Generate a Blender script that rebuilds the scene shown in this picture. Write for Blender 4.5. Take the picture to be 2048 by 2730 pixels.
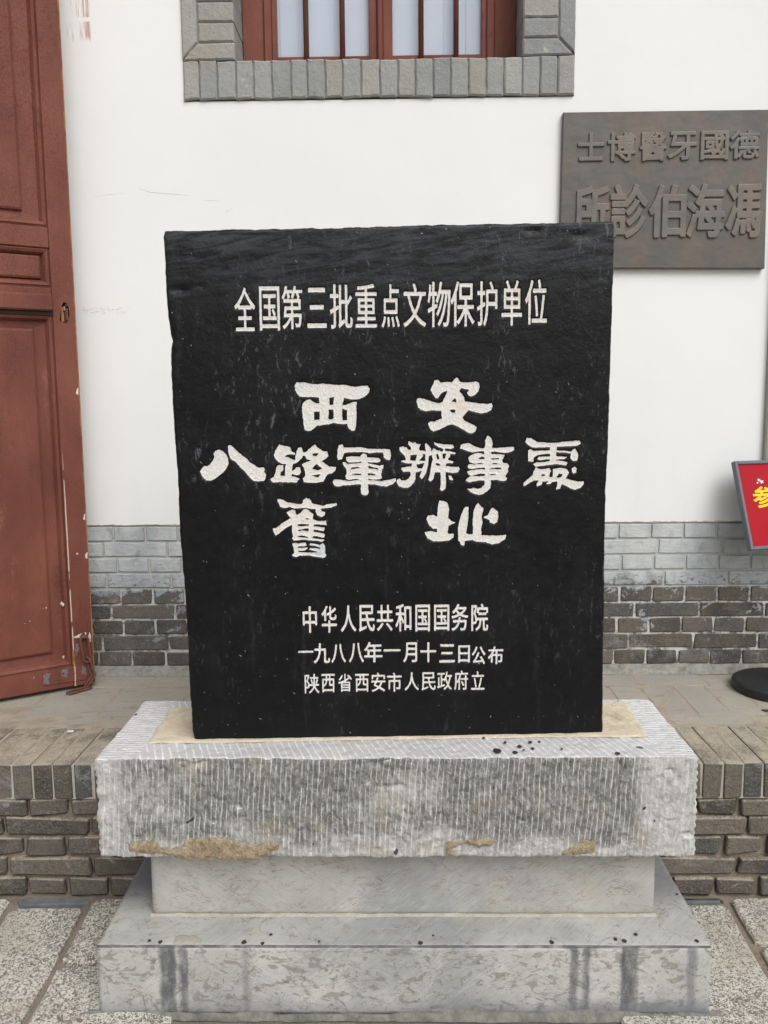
import bpy, math, random
import numpy as np
from mathutils import Vector, Matrix, noise as mnoise

for o in list(bpy.data.objects):
    bpy.data.objects.remove(o)
scene = bpy.context.scene
col = scene.collection
rad = math.radians

# ------------------------------------------------------------------ camera
cam_d = bpy.data.cameras.new("camera")
cam = bpy.data.objects.new("camera", cam_d)
col.objects.link(cam)
scene.camera = cam
cam_d.sensor_fit = 'VERTICAL'
cam_d.sensor_height = 36.0
cam_d.lens = 36.0 * 2300.0 / 2730.0
cam_d.clip_start = 0.05
cam_d.clip_end = 500
_p, _y, _r = rad(7.3796), rad(0.8724), rad(-0.4929)
_f = Vector((-math.sin(_y) * math.cos(_p), math.cos(_y) * math.cos(_p), -math.sin(_p)))
_rt = Vector((math.cos(_y), math.sin(_y), 0))
_up = _rt.cross(_f)
_r2 = math.cos(_r) * _rt + math.sin(_r) * _up
_u2 = -math.sin(_r) * _rt + math.cos(_r) * _up
cam.matrix_world = Matrix(((_r2.x, _u2.x, -_f.x, 0.0), (_r2.y, _u2.y, -_f.y, -2.97), (_r2.z, _u2.z, -_f.z, 1.36), (0, 0, 0, 1)))

# ------------------------------------------------------------------ light: bright overcast
SUN_DIR = Vector((0.30, -0.62, 0.73)).normalized()
world = bpy.data.worlds.new("World")
scene.world = world
world.use_nodes = True
wn = world.node_tree
wn.nodes.clear()
sky = wn.nodes.new('ShaderNodeTexSky')
sky.sky_type = 'NISHITA'
sky.sun_disc = False
sky.sun_elevation = math.asin(SUN_DIR.z)
sky.sun_rotation = math.atan2(SUN_DIR.x, SUN_DIR.y)
sky.dust_density = 4.0
sky.air_density = 1.0
hs = wn.nodes.new('ShaderNodeHueSaturation')      # cloud cover takes most of the blue out
hs.inputs['Saturation'].default_value = 0.18
bg = wn.nodes.new('ShaderNodeBackground')
bg.inputs['Strength'].default_value = 0.13
wo = wn.nodes.new('ShaderNodeOutputWorld')
wn.links.new(sky.outputs[0], hs.inputs['Color'])
wn.links.new(hs.outputs[0], bg.inputs['Color'])
wn.links.new(bg.outputs[0], wo.inputs['Surface'])
sun_d = bpy.data.lights.new("sun", 'SUN')
sun_d.energy = 1.2
sun_d.angle = rad(35)
sun_d.color = (1.0, 0.995, 0.985)
sun = bpy.data.objects.new("sun", sun_d)
col.objects.link(sun)
sun.location = (2, -4, 6)
sun.rotation_euler = SUN_DIR.to_track_quat('Z', 'Y').to_euler()
scene.view_settings.view_transform = 'Standard'
scene.view_settings.look = 'None'
scene.view_settings.gamma = 1
scene.view_settings.exposure = 0.08
scene.view_settings.use_curve_mapping = False
scene.render.engine = 'CYCLES'

# ------------------------------------------------------------------ shader helper
class Mat:
    def __init__(s, name, rough=0.8, spec=0.3):
        s.m = bpy.data.materials.new(name)
        s.m.use_nodes = True
        s.t = s.m.node_tree
        s.t.nodes.clear()
        s.out = s.t.nodes.new('ShaderNodeOutputMaterial')
        s.b = s.t.nodes.new('ShaderNodeBsdfPrincipled')
        s.t.links.new(s.b.outputs[0], s.out.inputs[0])
        s.b.inputs['Roughness'].default_value = rough
        s.b.inputs['Specular IOR Level'].default_value = spec
        s.geo = s.t.nodes.new('ShaderNodeNewGeometry')
        s.tc = s.t.nodes.new('ShaderNodeTexCoord')
        s.wpos = s.geo.outputs['Position']
        s.opos = s.tc.outputs['Object']
    def _set(s, sock, v):
        if isinstance(v, bpy.types.NodeSocket):
            s.t.links.new(v, sock)
        elif isinstance(v, (tuple, list)) and len(v) == 3 and sock.type == 'RGBA':
            sock.default_value = (*v, 1)
        else:
            sock.default_value = v
    def map(s, vec, scale=(1, 1, 1), rot=(0, 0, 0), loc=(0, 0, 0)):
        n = s.t.nodes.new('ShaderNodeMapping')
        s._set(n.inputs[0], vec)
        n.inputs['Scale'].default_value = scale
        n.inputs['Rotation'].default_value = rot
        n.inputs['Location'].default_value = loc
        return n.outputs[0]
    def grain(s, vec, rot, scale):
        return s.map(s.map(vec, rot=rot), scale=scale)
    def noise(s, vec, scale, detail=4, rough=0.55, dist=0.0, color=False):
        n = s.t.nodes.new('ShaderNodeTexNoise')
        s._set(n.inputs['Vector'], vec)
        n.inputs['Scale'].default_value = scale
        n.inputs['Detail'].default_value = detail
        n.inputs['Roughness'].default_value = rough
        n.inputs['Distortion'].default_value = dist
        return n.outputs['Color' if color else 'Fac']
    def voro(s, vec, scale, feature='F1', rand=1.0, out='Distance'):
        n = s.t.nodes.new('ShaderNodeTexVoronoi')
        n.feature = feature
        s._set(n.inputs['Vector'], vec)
        n.inputs['Scale'].default_value = scale
        n.inputs['Randomness'].default_value = rand
        return n.outputs[out]
    def math(s, op, a, b=0.0, c=0.0, clamp=False):
        n = s.t.nodes.new('ShaderNodeMath')
        n.operation = op
        n.use_clamp = clamp
        s._set(n.inputs[0], a)
        s._set(n.inputs[1], b)
        s._set(n.inputs[2], c)
        return n.outputs[0]
    def mul(s, a, b): return s.math('MULTIPLY', a, b)
    def add(s, a, b): return s.math('ADD', a, b)
    def sub(s, a, b): return s.math('SUBTRACT', a, b)
    def step(s, v, lo, hi, a=0.0, b=1.0):
        n = s.t.nodes.new('ShaderNodeMapRange')
        n.interpolation_type = 'SMOOTHSTEP'
        s._set(n.inputs[0], v)
        n.inputs[1].default_value = lo
        n.inputs[2].default_value = hi
        n.inputs[3].default_value = a
        n.inputs[4].default_value = b
        return n.outputs[0]
    def mix(s, f, a, b, mode='MIX'):
        n = s.t.nodes.new('ShaderNodeMix')
        n.data_type = 'RGBA'
        n.blend_type = mode
        s._set(n.inputs[0], f)
        s._set(n.inputs[6], a)
        s._set(n.inputs[7], b)
        return n.outputs[2]
    def ramp(s, f, stops, interp='LINEAR'):
        n = s.t.nodes.new('ShaderNodeValToRGB')
        s._set(n.inputs[0], f)
        cr = n.color_ramp
        cr.interpolation = interp
        while len(cr.elements) < len(stops):
            cr.elements.new(0.5)
        for e, (p, c) in zip(cr.elements, stops):
            e.position = p
            if not isinstance(c, (tuple, list)):
                c = (c, c, c)
            e.color = (*c, 1)
        return n.outputs[0]
    def sep(s, vec):
        n = s.t.nodes.new('ShaderNodeSeparateXYZ')
        s._set(n.inputs[0], vec)
        return n.outputs
    def rand(s):
        n = s.t.nodes.new('ShaderNodeObjectInfo')
        return n.outputs['Random']
    def vadd(s, a, b):
        n = s.t.nodes.new('ShaderNodeVectorMath')
        n.operation = 'ADD'
        s._set(n.inputs[0], a)
        s._set(n.inputs[1], b)
        return n.outputs[0]
    def vscale(s, a, k):
        n = s.t.nodes.new('ShaderNodeVectorMath')
        n.operation = 'SCALE'
        s._set(n.inputs[0], a)
        s._set(n.inputs['Scale'], k)
        return n.outputs[0]
    def color(s, c): s._set(s.b.inputs['Base Color'], c); return s
    def rough(s, c): s._set(s.b.inputs['Roughness'], c); return s
    def bump(s, *hs):
        prev = None
        for h, strength, dist in hs:
            n = s.t.nodes.new('ShaderNodeBump')
            n.inputs['Strength'].default_value = strength
            n.inputs['Distance'].default_value = dist
            s._set(n.inputs['Height'], h)
            if prev is not None:
                s.t.links.new(prev, n.inputs['Normal'])
            prev = n.outputs[0]
        s.t.links.new(prev, s.b.inputs['Normal'])
        return s

# ------------------------------------------------------------------ materials
def mat_plaster():
    m = Mat('white_lime_plaster', 0.9, 0.2)
    p = m.wpos
    x, y, z = m.sep(p)
    soft = m.noise(p, 1.3, 3)
    fine = m.noise(p, 60, 3)
    c = m.ramp(soft, [(0.3, (0.815, 0.825, 0.82)), (0.7, (0.865, 0.872, 0.868))])
    c = m.mix(m.step(fine, 0.66, 0.8, 0, 0.12), c, (0.62, 0.61, 0.58))
    # faint broken grey-tan patches, denser towards the foot
    g = m.mul(m.step(z, 0.93, 1.35, 1, 0), m.step(m.noise(m.map(p, (1, 1, 0.35)), 4, 5), 0.42, 0.75))
    c = m.mix(m.mul(g, 0.30), c, (0.60, 0.585, 0.55))
    # tan broken edge where the plaster stops
    e = m.step(m.add(z, m.mul(m.noise(p, 45, 3), 0.014)), 0.9425, 0.9455, 1, 0)
    c = m.mix(m.mul(e, 0.75), c, (0.42, 0.33, 0.25))
    # old red brush smear beside the door
    box = m.mul(m.mul(m.step(x, -1.07, -1.055), m.step(x, -0.989, -0.979, 1, 0)), m.step(m.add(z, m.mul(m.noise(m.map(p, (90, 1, 2)), 1, 3), 0.05)), 2.545, 2.57))
    st = m.mul(m.noise(m.map(p, (130, 1, 6)), 1, 4, 0.7), 1.0)
    right = m.step(x, -1.04, -0.99, 0.0, 0.16)
    sm = m.mul(box, m.step(m.add(st, right), 0.55, 0.72))
    band = m.sub(1.0, m.mul(m.step(z, 2.583, 2.588), m.step(z, 2.596, 2.601, 1, 0)))
    sm = m.mul(sm, band)
    c = m.mix(m.mul(sm, 0.72), c, (0.47, 0.20, 0.13))
    # faint scuff at lock height
    b2 = m.mul(m.mul(m.step(x, -1.08, -1.05), m.step(x, -0.93, -0.88, 1, 0)), m.mul(m.step(z, 1.652, 1.660), m.step(z, 1.676, 1.684, 1, 0)))
    c = m.mix(m.mul(m.mul(b2, m.step(m.noise(m.map(p, (1, 1, 3)), 90, 4, 0.7), 0.53, 0.60)), 0.5), c, (0.45, 0.38, 0.34))
    m.color(c)
    m.bump((m.noise(p, 3.5, 3), 0.25, 0.014), (m.noise(p, 22, 3), 0.05, 0.003), (m.noise(p, 180, 2), 0.12, 0.002))
    return m.m

def mat_brick(name, painted=False, warm=0.0, topdust=0.0, edge_paint=False):
    """hard grey-fired brick; painted = the peeling blue-grey paint over the foot of the wall"""
    m = Mat(name, 0.9, 0.2)
    p = m.wpos
    x, y, z = m.sep(p)
    r = m.rand()
    rv = m.vadd(p, m.vscale(m.t.nodes.new('ShaderNodeCombineXYZ').outputs[0], 1.0))
    rv = m.vadd(p, m.vscale(m.geo.outputs['True Normal'], 0.0))
    n1 = m.noise(p, 14, 5, 0.6)
    n2 = m.noise(p, 70, 4, 0.65)
    n3 = m.noise(p, 260, 2, 0.6)
    base = m.ramp(r, [(0.0, (0.058, 0.056, 0.052)), (0.3, (0.098, 0.089, 0.076)), (0.6, (0.150, 0.133, 0.109)), (0.8, (0.115, 0.110, 0.102)), (1.0, (0.070, 0.075, 0.078))])
    c = m.mix(m.step(n1, 0.35, 0.7, 0, 0.55), base, (0.17 + warm * .05, 0.148 + warm * .02, 0.118))
    c = m.mix(m.step(n2, 0.52, 0.75, 0, 0.6), c, (0.035, 0.034, 0.033))
    c = m.mix(m.step(n3, 0.55, 0.68, 0, 0.6), c, (0.27, 0.24, 0.195))
    # pale salt bloom in patches
    bl = m.mul(m.step(m.noise(p, 11, 7, 0.75, 0.6), 0.53, 0.68), m.step(n2, 0.40, 0.6))
    c = m.mix(m.mul(bl, 0.6), c, (0.38, 0.37, 0.35))
    smz = m.mul(m.step(m.noise(m.map(p, (0.6, 1, 1.8)), 19, 6, 0.75), 0.58, 0.70), 0.5)
    c = m.mix(smz, c, (0.205, 0.185, 0.155))
    if topdust > 0:
        nz = m.sep(m.geo.outputs['Normal'])[2]
        d = m.mul(m.step(nz, 0.35, 0.9), m.step(m.add(m.mul(m.noise(p, 9, 7, 0.75), 1.0), m.mul(m.noise(p, 150, 3, 0.7), 0.5)), 0.55, 0.86, 0.18, 1.0))
        c = m.mix(m.mul(d, topdust), c, (0.47, 0.41, 0.325))
    if painted:
        pz = m.add(z, m.add(m.mul(m.noise(m.map(p, (1, 1, 1.6)), 14, 8, 0.76), 0.22), -0.11))
        above = m.step(pz, 0.700, 0.706)
        # islands of paint left lower down
        isl = m.mul(m.step(m.noise(m.map(p, (1, 1, 1.4)), 8.5, 7, 0.66, 0.5), 0.585, 0.60), m.step(z, 0.46, 0.60, 0.35, 1))
        isl = m.mul(isl, m.step(z, 0.43, 0.50))
        pm = m.math('MAXIMUM', above, isl)
        chips = m.mul(m.step(m.noise(m.map(p, (1, 1, 1.5)), 48, 6, 0.75), 0.575, 0.59), m.step(z, 0.70, 0.785, 1, 0))
        pm = m.mul(pm, m.sub(1.0, chips))
        pc = m.ramp(m.noise(m.map(p, (1, 1, 0.6)), 5.0, 5, 0.6), [(0.30, (0.28, 0.31, 0.33)), (0.42, (0.40, 0.43, 0.445)), (0.6, (0.56, 0.585, 0.585))])
        low = m.step(z, 0.66, 0.76)
        pc = m.mix(m.sub(1.0, m.mul(m.sub(1.0, low), 0.75)), (0.27, 0.31, 0.345), pc)
        stn = m.mul(m.step(m.noise(m.map(p, (1.4, 1, 1)), 7.5, 5, 0.65, 0.4), 0.55, 0.68), m.step(m.math('ABSOLUTE', x), 0.6, 1.1, 0.5, 1.0))
        pc = m.mix(m.mul(stn, 0.6), pc, (0.15, 0.155, 0.155))
        pc = m.mix(m.step(m.noise(m.map(p, (30, 30, 190)), 1, 4, 0.7), 0.5, 0.72, 0, 0.3), pc, (0.30, 0.31, 0.31))
        drip = m.mul(m.step(m.noise(m.map(p, (26, 1, 1.2)), 1, 4, 0.7), 0.60, 0.70), m.step(m.noise(p, 5, 3), 0.45, 0.6))
        pc = m.mix(m.mul(drip, 0.45), pc, (0.25, 0.23, 0.19))
        pc = m.mix(m.step(m.noise(p, 30, 5), 0.55, 0.75, 0, 0.35), pc, (0.20, 0.205, 0.20))
        c = m.mix(pm, c, pc)
        m.bump((m.noise(m.map(p, (1, 1, 2.4)), 34, 5, 0.7), 0.55, 0.006), (n2, 0.6, 0.004), (n3, 0.35, 0.0015), (pm, 0.8, 0.0015))
    else:
        m.bump((m.noise(p, 28, 5, 0.7), 0.8, 0.010), (n2, 1.0, 0.006), (n3, 0.8, 0.003))
    m.color(c)
    return m.m

def mat_surround():
    """bricks round the window under thick grey paint"""
    m = Mat('grey_painted_brick', 0.75, 0.3)
    p = m.wpos
    r = m.rand()
    n = m.noise(p, 22, 5, 0.65)
    c = m.ramp(r, [(0.0, (0.265, 0.275, 0.275)), (0.5, (0.34, 0.345, 0.33)), (0.75, (0.32, 0.31, 0.275)), (1.0, (0.38, 0.385, 0.365))])
    c = m.mix(m.step(n, 0.45, 0.75, 0, 0.6), c, (0.38, 0.385, 0.35))
    c = m.mix(m.step(m.noise(p, 60, 5, 0.7), 0.52, 0.75, 0, 0.5), c, (0.17, 0.175, 0.165))
    c = m.mix(m.mul(m.step(m.noise(p, 7, 5, 0.6, 0.5), 0.56, 0.68), 0.35), c, (0.33, 0.28, 0.20))
    c = m.mix(m.step(m.noise(p, 30, 4, 0.8), 0.715, 0.725), c, (0.02, 0.022, 0.022))
    c = m.mix(m.mul(m.step(m.noise(p, 17, 5, 0.75), 0.60, 0.70), 0.6), c, (0.55, 0.55, 0.47))
    m.color(c)
    m.bump((m.noise(p, 24, 5, 0.7), 0.7, 0.009), (m.noise(p, 90, 5, 0.7), 0.6, 0.004), (m.noise(p, 220, 3, 0.7), 0.5, 0.0018))
    return m.m

def mat_mortar(name, c1, c2, scale=30, dark=(0.1, 0.09, 0.08)):
    m = Mat(name, 0.95, 0.15)
    p = m.wpos
    c = m.mix(m.step(m.noise(p, scale, 6, 0.7), 0.35, 0.65), c1, c2)
    c = m.mix(m.step(m.noise(p, 12, 6, 0.7), 0.52, 0.72, 0, 0.7), c, dark)
    m.color(c)
    m.bump((m.noise(p, 90, 5, 0.75), 0.8, 0.005))
    return m.m

def mat_paver():
    m = Mat('worn_grey_paver', 0.9, 0.2)
    p = m.wpos
    r = m.rand()
    c = m.ramp(r, [(0, (0.34, 0.32, 0.28)), (0.5, (0.37, 0.345, 0.295)), (1, (0.355, 0.34, 0.305))])
    c = m.mix(m.step(m.noise(p, 6, 5, 0.65), 0.36, 0.66, 0, 0.7), c, (0.42, 0.38, 0.305))
    c = m.mix(m.step(m.noise(p, 120, 4, 0.75), 0.52, 0.72, 0, 0.5), c, (0.20, 0.185, 0.165))
    wear = m.mul(m.step(m.noise(m.map(p, (0.6, 1.6, 1)), 14, 6, 0.75, 0.5), 0.55, 0.68), 0.5)
    c = m.mix(wear, c, (0.19, 0.18, 0.165))
    c = m.mix(m.mul(m.step(m.noise(p, 3.1, 4), 0.6, 0.75), 0.35), c, (0.37, 0.38, 0.365))
    m.color(c)
    m.bump((m.noise(p, 30, 4, 0.7), 0.4, 0.004), (m.noise(p, 200, 3, 0.75), 0.5, 0.0015))
    return m.m

def mat_dado_mortar():
    m = Mat('foot_wall_mortar', 0.95, 0.15)
    p = m.wpos
    z = m.sep(p)[2]
    pz = m.add(z, m.add(m.mul(m.noise(p, 14, 6, 0.7), 0.14), -0.07))
    up = m.step(pz, 0.70, 0.71)
    low = m.mix(m.step(m.noise(p, 20, 6, 0.75), 0.46, 0.60), (0.62, 0.605, 0.58), (0.17, 0.16, 0.14))
    upc = m.mix(m.step(m.noise(p, 20, 6, 0.7), 0.4, 0.65), (0.47, 0.50, 0.505), (0.53, 0.50, 0.43))
    c = m.mix(up, low, upc)
    m.color(c)
    m.bump((m.noise(p, 90, 5, 0.75), 0.8, 0.005))
    return m.m

def mat_red_paint(name, door=False, bare_top=False):
    m = Mat(name, 0.62, 0.22)
    p = m.opos
    u, v, z = m.sep(p)
    big = m.noise(m.map(p, (1, 1, 0.5)), 5, 4)
    c = m.ramp(big, [(0.3, (0.135, 0.046, 0.032)), (0.5, (0.185, 0.063, 0.043)), (0.72, (0.240, 0.090, 0.060))])
    weave = m.noise(m.map(p, (220, 220, 26)), 1, 3, 0.6)
    c = m.mix(m.step(weave, 0.5, 0.75, 0, 0.4), c, (0.13, 0.042, 0.032))
    blot = m.mul(m.step(m.noise(m.map(p, (1, 1, 0.4)), 7, 6, 0.7), 0.50, 0.68), m.step(m.noise(p, 160, 3, 0.7), 0.42, 0.6))
    c = m.mix(m.mul(blot, 0.6), c, (0.075, 0.027, 0.023))
    worn_ = m.mul(m.step(m.noise(m.map(p, (1.5, 1, 0.35)), 9, 6, 0.72), 0.57, 0.68), m.step(m.noise(p, 120, 4, 0.7), 0.35, 0.6))
    c = m.mix(m.mul(worn_, 0.35), c, (0.36, 0.165, 0.115))
    hs_ = [(weave, 0.25, 0.0012), (m.noise(p, 14, 4), 0.3, 0.006)]
    if door:
        cr = m.voro(m.vadd(m.map(p, (1, 1, 0.8)), m.vscale(m.noise(p, 30, 3, 0.6, 0, True), 0.012)), 105, 'DISTANCE_TO_EDGE')
        mask = m.mul(m.step(m.noise(p, 3.2, 3), 0.42, 0.55), m.step(z, 1.5, 1.75, 0.15, 1.0))
        line = m.mul(m.step(cr, 0.02, 0.07, 1, 0), mask)
        c = m.mix(m.mul(line, 0.5), c, (0.075, 0.026, 0.022))
        hs_.append((m.step(cr, 0.0, 0.10), 0.35, 0.0012))
        # bare timber and filler showing along the meeting edge
        nz_ = m.noise(m.map(p, (40, 40, 14)), 1, 6, 0.75)
        edge = m.step(m.add(u, m.mul(m.sub(nz_, 0.5), 0.020)), -0.0035, -0.0015)
        c = m.mix(m.mul(edge, 0.9), c, (0.36, 0.19, 0.075))
        # open joint of the stile with old filler in it, low down
        w_ = m.add(u, m.mul(m.sub(m.noise(m.map(p, (1, 1, 1)), 18, 4), 0.5), 0.004))
        ln = m.mul(m.step(m.math('ABSOLUTE', m.add(w_, 0.0655)), 0.0015, 0.0022, 1, 0), m.mul(m.step(z, 1.25, 1.0), m.step(m.noise(m.map(p, (1, 1, 1)), 11, 4), 0.40, 0.46)))
        c = m.mix(ln, c, (0.58, 0.50, 0.42))
        # chips
        chip = m.mul(m.step(m.noise(p, 38, 3, 0.6), 0.735, 0.745), m.step(z, 1.2, 0.9))
        c = m.mix(chip, c, (0.62, 0.55, 0.48))
        # worn bottom corner, bare weathered timber
        worn = m.step(m.add(z, m.mul(m.noise(p, 30, 5, 0.7), 0.08)), 0.495, 0.475)
        worn = m.mul(worn, m.step(u, -0.018, -0.008))
        c = m.mix(worn, c, (0.16, 0.11, 0.06))
    else:
        flk = m.step(m.noise(m.map(p, (1, 1, .6)), 42, 5, 0.75), 0.64, 0.67)
        c = m.mix(m.mul(flk, 0.6), c, (0.09, 0.04, 0.028))
        hs_.append((flk, 0.5, 0.002))
    m.color(c)
    m.rough(m.step(m.noise(p, 40, 4), 0.3, 0.7, 0.48, 0.68))
    m.bump(*hs_)
    return m.m

def mat_stele():
    m = Mat('black_painted_stone', 0.4, 0.22)
    p = m.opos
    x, y, z = m.sep(p)
    big = m.noise(m.map(p, (1, 1, .6)), 5, 5, 0.65)
    c = m.mix(m.step(big, 0.45, 0.8, 0, 1), (0.0045, 0.0047, 0.0052), (0.011, 0.0115, 0.013))
    # greyer top: weathered paint plus a paler sheen put into the colour, brush-swirled
    topm = m.mul(m.step(m.add(z, m.mul(big, 0.25)), 1.64, 1.84), m.step(m.noise(m.grain(p, (0, 0.12, 0), (10, 14, 60)), 1, 5, 0.7, 1.0), 0.36, 0.66))
    c = m.mix(m.mul(topm, 0.8), c, (0.050, 0.056, 0.062))
    # dusty chalky scuffs, mostly upright, more of them high up and towards the sides
    sc = m.noise(m.map(p, (75, 75, 30)), 1, 5, 0.78, 0.8)
    area = m.step(m.noise(m.map(p, (1, 1, 0.55)), 5.5, 4, 0.65), 0.44, 0.62)
    hi = m.math('MAXIMUM', m.step(z, 0.75, 1.6, 0.22, 1.0), m.step(m.math('ABSOLUTE', x), 0.36, 0.47, 0, 0.8))
    c = m.mix(m.mul(m.mul(m.step(sc, 0.55, 0.68), area), m.mul(hi, 0.9)), c, (0.13, 0.145, 0.16))
    haze_ = m.mul(m.step(m.noise(m.map(p, (1, 1, 0.7)), 7, 5, 0.7), 0.56, 0.74), m.step(m.noise(p, 90, 4, 0.7), 0.4, 0.7, 0.3, 1))
    c = m.mix(m.mul(haze_, 0.55), c, (0.034, 0.038, 0.044))
    run = m.mul(m.step(m.noise(m.map(p, (26, 1, 2.2)), 1, 5, 0.7), 0.56, 0.72), m.step(m.noise(p, 60, 4, 0.7), 0.40, 0.65, 0.2, 1))
    c = m.mix(m.mul(run, 0.35), c, (0.050, 0.054, 0.058))
    # tiny nicks
    nk = m.noise(m.grain(p, (0, 0.7, 0), (1, 1, 0.5)), 150, 2, 0.6)
    c = m.mix(m.mul(m.step(nk, 0.715, 0.75), 0.9), c, (0.27, 0.29, 0.30))
    m.color(c)
    m.rough(m.step(m.noise(p, 30, 5, 0.7), 0.3, 0.7, 0.30, 0.50))
    brush = m.mix(m.step(m.noise(p, 4, 3), 0.45, 0.55), m.noise(m.grain(p, (0, 0.10, 0), (14, 14, 130)), 1, 4, 0.7, 0.8), m.noise(m.grain(p, (0, -0.9, 0), (22, 22, 110)), 1, 4, 0.7, 0.8))
    rel = m.step(m.add(z, m.mul(big, 0.5)), 1.0, 2.0, 0.25, 1.0)
    m.bump((m.noise(p, 6, 5, 0.6), 0.25, 0.02), (m.mul(brush, rel), 0.24, 0.0035), (m.mul(m.noise(p, 85, 4, 0.7, 0.5), rel), 0.45, 0.0030))
    return m.m

def mat_ink():
    m = Mat('white_letter_paint', 0.85, 0.25)
    p = m.opos
    n = m.noise(p, 16, 4, 0.6)
    c = m.ramp(n, [(0.26, (0.56, 0.62, 0.67)), (0.40, (0.76, 0.75, 0.72)), (0.6, (0.79, 0.755, 0.70)), (0.75, (0.76, 0.64, 0.51))])
    pit = m.noise(p, 330, 2, 0.7)
    c = m.mix(m.step(pit, 0.58, 0.72, 0, 0.45), c, (0.30, 0.29, 0.28))
    c = m.mix(m.step(m.noise(p, 120, 4, 0.7), 0.58, 0.75, 0, 0.25), c, (0.40, 0.40, 0.40))
    m.color(c)
    m.bump((m.noise(p, 160, 4, 0.75), 0.9, 0.004), (pit, 0.6, 0.0015))
    return m.m

def mat_cap(front=True):
    m = Mat('chiselled_limestone', 0.85, 0.3)
    p = m.opos
    x, y, z = m.sep(p)
    N = m.sep(m.geo.outputs['Normal'])
    isf = m.step(m.mul(N[1], -1.0), 0.55, 0.75)
    ist = m.step(N[2], 0.6, 0.8)
    mott = m.add(m.mul(m.noise(m.map(p, (1, 1, 1.2)), 5.5, 6, 0.7), 0.72), m.mul(m.noise(m.map(p, (1.6, 1, 0.8)), 48, 4, 0.7), 0.28))
    mott = m.add(mott, m.mul(m.math('COSINE', m.mul(m.add(x, 0.38), 8.4)), 0.026))
    fine = m.noise(p, 90, 4, 0.7)
    # front: dark weathered rind with paler fresh stone at the ends and foot
    ends = m.math('MAXIMUM', m.step(m.add(m.math('ABSOLUTE', m.add(x, 0.04)), m.mul(m.sub(mott, 0.5), 0.10)), 0.545, 0.60), m.step(m.add(z, m.mul(m.noise(p, 9, 4), 0.16)), 0.485, 0.445, 0, 0.9))
    dk = m.mul(m.step(mott, 0.39, 0.52), m.sub(1.0, m.mul(ends, 0.85)))
    cf = m.mix(dk, m.mix(ends, (0.56, 0.555, 0.53), (0.76, 0.75, 0.73)), (0.245, 0.243, 0.23))
    cf = m.mix(m.step(m.noise(m.map(p, (1.8, 1, 0.7)), 75, 5, 0.75, 0.5), 0.46, 0.60, 0, 0.6), cf, (0.60, 0.59, 0.56))
    cf = m.mix(m.mul(m.step(fine, 0.48, 0.68, 0, 0.65), m.add(0.22, m.mul(dk, 0.78))), cf, (0.17, 0.17, 0.165))
    cf = m.mix(m.mul(m.step(m.noise(p, 11, 4, 0.6), 0.54, 0.68), 0.5), cf, (0.46, 0.39, 0.29))
    # chisel strokes: upright white lines on the front
    wob = m.add(m.mul(m.sub(m.noise(m.map(p, (3, 1, 4)), 1, 3), 0.5), 0.020), m.mul(m.sub(m.noise(m.map(p, (34, 1, 5)), 1, 3), 0.5), 0.0105))
    ph = m.math('FRACT', m.math('MULTIPLY', m.add(m.add(x, m.mul(z, -0.06)), wob), 84.0))
    ln = m.mul(m.step(m.math('ABSOLUTE', m.sub(ph, 0.5)), 0.05, 0.13, 1, 0), m.step(m.noise(m.map(p, (60, 1, 16)), 1, 5, 0.75), 0.40, 0.56))
    cf = m.mix(m.mul(ln, 0.82), cf, (0.80, 0.79, 0.765))
    # top: pale, strokes square to each edge
    ct = m.mix(m.step(mott, 0.35, 0.7), (0.50, 0.495, 0.495), (0.62, 0.61, 0.60))
    side = m.step(m.math('ABSOLUTE', x), 0.575, 0.585)
    pf = m.math('FRACT', m.math('MULTIPLY', m.add(m.add(m.math('ADD', x, m.mul(y, 0.35)), 0), m.mul(wob, 1.3)), 58.0))
    ps = m.math('FRACT', m.math('MULTIPLY', m.add(y, m.mul(m.sub(m.noise(m.map(p, (6, 2, 1)), 1, 3), 0.5), 0.012)), 78.0))
    lf = m.mul(m.step(m.math('ABSOLUTE', m.sub(pf, 0.5)), 0.05, 0.14, 1, 0), m.sub(1.0, side))
    ls = m.mul(m.step(m.math('ABSOLUTE', m.sub(ps, 0.5)), 0.10, 0.26, 1, 0), side)
    brk = m.step(m.noise(p, 26, 5, 0.7), 0.36, 0.52)
    lt = m.mul(m.add(lf, ls), brk)
    ct = m.mix(m.mul(lt, 0.75), ct, (0.84, 0.84, 0.83))
    dk2 = m.mul(m.mul(m.step(m.math('ABSOLUTE', m.sub(ps, 0.12)), 0.05, 0.14, 1, 0), side), m.step(m.noise(p, 60, 4, 0.7), 0.42, 0.58))
    ct = m.mix(m.mul(dk2, 0.7), ct, (0.20, 0.20, 0.21))
    ct = m.mix(m.mul(m.step(m.noise(m.map(p, (3, 3, 1)), 3, 4), 0.58, 0.7), 0.35), ct, (0.60, 0.50, 0.38))
    # end faces: rough white
    ce = m.mix(m.step(fine, 0.4, 0.7), (0.78, 0.775, 0.755), (0.60, 0.60, 0.585))
    c = m.mix(ist, m.mix(isf, ce, cf), ct)
    spots = m.step(m.noise(p, 34, 1, 0.4), 0.775, 0.79)
    c = m.mix(m.mul(spots, 0.9), c, (0.035, 0.038, 0.043))
    m.color(c)
    groove = m.add(m.mul(ln, isf), m.mul(lt, ist))
    calm = m.sub(1.0, m.mul(ist, 0.85))
    m.bump((m.mul(m.noise(m.map(p, (1.5, 1, 0.8)), 42, 6, 0.72, 0.6), calm), 1.0, 0.017), (groove, -0.5, 0.002), (m.mul(fine, calm), 0.8, 0.004))
    return m.m

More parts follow.
